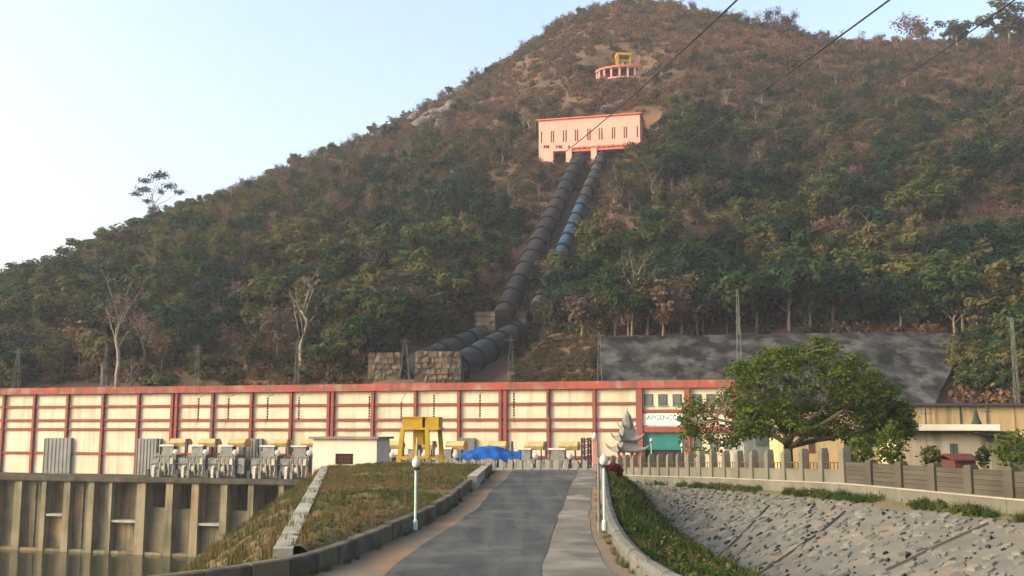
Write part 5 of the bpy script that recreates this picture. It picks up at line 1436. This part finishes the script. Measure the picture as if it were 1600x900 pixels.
open_tree('leafy_tree', b, Ht, Ht * .85, 'tall lone tree with layered open crown standing on the left skyline', [(-.1,.95,.2,.07),(.12,.9,.18,.07),(-.35,.72,.2,.06),(-.18,.78,.16,.05),(.28,.70,.2,.06),(.38,.66,.12,.05),(-.42,.6,.14,.05),(.1,.62,.1,.05),(-.05,.36,.12,.06),(.22,.3,.12,.05),(-.22,.5,.1,.04)], 4, LEAF)

# rock outcrops high on the hill
rs = np.random.RandomState(21)
rk = []
for px, py, s in [(690,178,6),(712,172,7),(735,170,6),(672,190,5),(655,182,4),(700,195,5),(755,165,4),(720,120,4),(760,100,3),(640,170,3),(955,170,3.5),(968,162,3),(1050,70,3),(880,60,3)]:
    b = hill_hit(px, py); m = MB(); n1_, n2_ = 9, 12; P = []
    for i in range(n1_):
        ph = math.pi * i / (n1_ - 1); row = []
        for j in range(n2_ + 1):
            th = 2 * math.pi * (j % n2_) / n2_; f = .75 + .5 * float(vnoise(math.cos(th) * 1.5 + s * 3 + px, ph * 2 + math.sin(th) * 1.3))
            row.append((s * 1.25 * f * math.sin(ph) * math.cos(th), s * .8 * f * math.sin(ph) * math.sin(th), s * .62 * f * math.cos(ph)))
        P.append(row)
    m.grid(P); r = m.build('boulder', HROCK); r.location = b + Vector((0, 1.2, -.15 * s)); r.rotation_euler = (0, 0, rs.rand() * 3)
    tag(r, 'grey rock outcrop among the dry trees of the upper hillside', 'rock', 'rock outcrops on the upper hillside')

# ------------------------------------------------------------------ the green tree behind the wall
def garden_tree():
    rs = np.random.RandomState(12); Yt = 74.0; base = at(1232, 770, Yt); base.z = CAMZ - 5.3
    r = empty('broad_tree', base, 0, 'broad dark green tree with forked trunk behind the concrete wall', 'tree'); m = MB()
    W = lambda px, py, dy=0: at(px, py, Yt + dy) - base
    fork = W(1231, 698); m.tube([(0,0,-.5), W(1232, 730), fork], [.42, .36, .33], 8)
    limbs = [[(1225,690),(1205,678),(1165,665),(1120,655),(1090,660)], [(1228,684),(1215,660),(1190,620),(1165,590)], [(1236,684),(1250,668),(1285,640),(1300,590)], [(1236,680),(1240,650),(1235,600),(1240,560)], [(1240,696),(1275,688),(1320,680),(1370,668),(1400,650)], [(1242,694),(1270,672),(1320,640),(1360,610)]]
    ends = []
    for i, l in enumerate(limbs):
        dy = rs.uniform(-3, 3, len(l)).cumsum() * .5; pts = [fork] + [W(a, b, dy[k]) for k, (a, b) in enumerate(l)]
        rr = np.linspace(.24, .05, len(pts)); m.tube(pts, list(rr), 6); ends += pts[2:]
    C = []; n = 0
    while n < 430:
        px = rs.uniform(1066, 1424); t = (px - 1066) / 358; top = float(interp(px, [1066,1090,1120,1170,1230,1290,1340,1390,1424],[650,590,585,560,535,542,562,604,640])) + 46 * float(fbm(px * .035, 3.3, 3)); bot = float(interp(px, [1066,1100,1150,1180,1230,1290,1350,1424],[702,708,698,676,672,682,694,680]))
        py = rs.uniform(top, bot); hw = 6.5 * math.sqrt(max(.05, 1 - ((px - 1245) / 182) ** 2)) * math.sqrt(max(.1, 1 - ((py - 625) / 100) ** 2)); dy = rs.uniform(-hw, hw)
        if px < 1155 and rs.rand() < .45: continue
        if float(fbm(px * .028 + dy * .2, py * .04, 2)) > .04 and rs.rand() < .93: continue
        c = W(px, py, dy); q = min(ends, key=lambda e: (e - c).length); n += 1
        m.tube([q, q.lerp(c, .5) + Vector((0,0,.15)), c], [.045, .03, .012], 3)
        k = 84 if px > 1155 else 44
        d = rs.normal(size=(k, 3)); d /= np.linalg.norm(d, axis=1)[:, None]; d *= (.3 + .8 * rs.rand(k))[:, None]; C.append(np.concatenate([np.array(c) + d * np.array([.8, .8, .5]) * (.7 + .6 * rs.rand()), d], 1))
    m.build('trunk', BARK, r); C = np.concatenate(C); link('crown', quads_mesh('crown', quads(C[:, :3], .125, rs, .1, outw=C[:, 3:] * .8 + np.array([0, 0, .3])), LEAFT), r)
garden_tree()

# ------------------------------------------------------------------ low plants
def bush(px, py, Y, rad, hgt, leaf, label, n=500, size=.12, z=None, group=None, name='shrub'):
    b = at(px, py, Y)
    if z is not None: b.z = z
    rs = np.random.RandomState(int(px * 3 + py)); r = empty(name, b, 0, label, 'shrub', group)
    m = MB()
    for i in range(7):
        a = i * .9; m.bar((0,0,-.2), (math.cos(a)*rad*.5, math.sin(a)*rad*.5, hgt*.7), .025, 3, .008)
    m.build('stem', BARK, r); c = rs.normal(size=(n, 3)); c /= np.linalg.norm(c, axis=1)[:, None]; c *= (.55 + .5 * rs.rand(n))[:, None]
    c = c * np.array([rad, rad, hgt * .5]) * (1 + .25 * rs.normal(size=(n, 1)) * .5) + np.array([0, 0, hgt * .55])
    link('foliage', quads_mesh('foliage', quads(c, size, rs), leaf), r); return r
bush(960, 757, 56, .46, .85, MAROON, 'clipped dark maroon bush at the head of the ditch beside the right lamp post', 900, .07, z=float(zroad(56)) - .15, name='maroon_bush')
bush(1393, 735, 62, .9, 2.6, LEAFT, 'tall green bush behind the wall left of the white house', 900, .12)
bush(1455, 732, 60, .6, 1.2, WEED, 'loose green bush behind the wall before the white house', 500, .11)
bush(1537, 732, 58, .4, 1.2, WEED, 'thin leafy bush behind the wall near the right window of the white house', 260, .11)
bush(1590, 735, 56, 1.2, 2.0, LEAFT, 'dark bush behind the wall at the far right edge', 700, .13)
bush(1345, 735, 58, .8, 1.6, LEAFT, 'low dark bush behind the widest wall post', 500, .12)

def tuft_mesh(seed, n, h, spread, w, m, lean=.5):
    rs = np.random.RandomState(seed); V = []
    for i in range(n):
        a = rs.rand() * 6.28; rr = spread * rs.rand(); x, y = math.cos(a) * rr, math.sin(a) * rr; hh = h * (.5 + .7 * rs.rand()); b = rs.rand() * 6.28; dx, dy = math.cos(b) * w, math.sin(b) * w; l = lean * hh * rs.rand(); ox, oy = math.cos(a) * l, math.sin(a) * l
        V += [(x - dx, y - dy, -.03), (x + dx, y + dy, -.03), (x + ox + dx*.35, y + oy + dy*.35, hh), (x + ox - dx*.35, y + oy - dy*.35, hh)]
    return quads_mesh('tuft', np.array(V), m)
def weed_mesh(seed, n, h, rad, size, m):
    rs = np.random.RandomState(seed); c = rs.normal(size=(n, 3)) * np.array([rad, rad, h * .3]) + np.array([0, 0, h * .5]); c[:, 2] = np.abs(c[:, 2]); return quads_mesh('weed', quads(c, size, rs), m)
DC = proto_collection('dry_tufts', [tuft_mesh(k, 22, .17, .16, .012, DRYG) for k in range(4)] + [tuft_mesh(9, 26, .32, .2, .014, DRYG)])
WC = proto_collection('weeds', [weed_mesh(k, 40, .3, .16, .06, WEED) for k in range(3)] + [tuft_mesh(30 + k, 26, .36, .18, .016, WEED, .7) for k in range(3)])
def surf(mesh_obj, n, seed, minz=None):
    """random points on a mesh grid"""
    me = mesh_obj.data; rs = np.random.RandomState(seed); V = np.array([v.co[:] for v in me.vertices]); F = np.array([p.vertices[:] for p in me.polygons])
    a = V[F[:, 0]]; b = V[F[:, 1]]; d = V[F[:, 3]]; ar = np.linalg.norm(np.cross(b - a, d - a), axis=1); i = rs.choice(len(F), n, p=ar / ar.sum()); s, t = rs.rand(n), rs.rand(n)
    return (a[i] * ((1-s)*(1-t))[:, None] + b[i] * (s*(1-t))[:, None] + V[F[i, 2]] * (s*t)[:, None] + d[i] * ((1-s)*t)[:, None])
def grass(name, P, coll, picks, s0, s1, label, seed):
    rs = np.random.RandomState(seed); n = len(P); scatter(name, P, rs.rand(n) * 6.28, s0 + (s1 - s0) * rs.rand(n), np.array(picks)[rs.randint(len(picks), size=n)], coll, label, 'grass')
P = surf(bpy.data.objects['grass_embankment'], 9000, 1); P = P[P[:, 1] < 63]; P = P[fbm(P[:, 0] * .5, P[:, 1] * .5, 3) < .12]
grass('dry_grass', P, DC, [0,1,2,3,0,1,2,3,4], .3, .75, 'short dry grass on the embankment left of the road', 2)
P = surf(BANK, 14000, 3); P = P[(P[:, 2] > ZW + .3)]
grass('bank_grass', P, DC, [0,1,4,4], .5, 1.2, 'rough brown grass on the bank above the water', 4)
P = surf(DITCH, 4200, 5); P = P[P[:, 1] > 14]
Q = surf(DITCH, 3000, 15); Q = Q[Q[:, 1] > 14]; grass('ditch_dry_grass', Q, DC, [0,1,2,3,4], .5, 1.2, 'dry tan grass among the weeds on the ditch bank', 16)
grass('ditch_weeds', P, WC, [0,1,2,3,4,5], .5, 1.1, 'green weeds on the ditch bank right of the kerb', 6)
P = surf(bpy.data.objects['verge'], 1500, 7); P = P[P[:, 1] > 24]; P = P[fbm(P[:, 0] * .2, P[:, 1] * .25, 3) < .08]
grass('verge_weeds', P, WC, [0,2,3,4,5], .45, 1.0, 'weeds growing along the foot of the boundary wall', 8)
rs = np.random.RandomState(44); P = np.array([rev_pt(Y, t) for Y, t in zip(rs.uniform(22, 80, 90), rs.rand(90) ** 2)])
grass('crevice_weeds', P, WC, [0,1,2], .25, .55, 'small weeds in the joints of the stone pitching', 9)
rs = np.random.RandomState(45); P = np.array([(ditch_pt(Y).x + rs.normal() * .35, Y, ditch_pt(Y).z + .02) for Y in rs.uniform(20, 84, 500)])
grass('ditch_bottom_weeds', P, WC, [0,1,3,4,5], .5, 1.2, 'weeds along the bottom of the ditch', 10)
# tufts at the foot of the kerbs
rs = np.random.RandomState(46); P = []
for D, sgn in ((DKL, 1), (DKR, -1)):
    for Y in rs.uniform(21, 60, 45): P.append((edge_at(D, Y) + sgn * (.05 + .12 * rs.rand()), Y, float(zroad(Y)) + .01))
grass('kerb_tufts', np.array(P), DC, [0,1,2,3], .4, .9, 'dry tufts along the foot of the kerbs', 11)

# a few trees that hide the lower run of the thinner pipe
for k, (px, pb, pt, lab) in enumerate(((886, 462, 400, 'uppermost green tree hiding the blue pipe'), (868, 500, 432, 'green tree in front of the blue pipe just below its visible end'), (852, 522, 465, 'green tree right of the bend in the black pipe'), (906, 470, 392, 'olive tree right beside the end of the blue pipe'), (890, 520, 455, 'green tree above the left end of the retaining wall'))):
    lone(px, pb, pt, 'green', lab, k, k * 1.3, 1.1)

# ------------------------------------------------------------------ evening haze
m = MB(); m.box(-1200, 1200, -200, 1300, -2.6, 235)
hz_m = bpy.data.materials.new('haze'); hz_m.use_nodes = True; nt = hz_m.node_tree; nt.nodes.clear()
vo = nt.nodes.new('ShaderNodeVolumePrincipled'); vo.inputs['Color'].default_value = (.92, .96, 1.0, 1); vo.inputs['Density'].default_value = .00021; vo.inputs['Anisotropy'].default_value = .2
mo = nt.nodes.new('ShaderNodeOutputMaterial'); nt.links.new(vo.outputs[0], mo.inputs['Volume'])
tag(m.build('haze', hz_m), 'pale evening haze filling the valley', 'haze', kind='stuff')
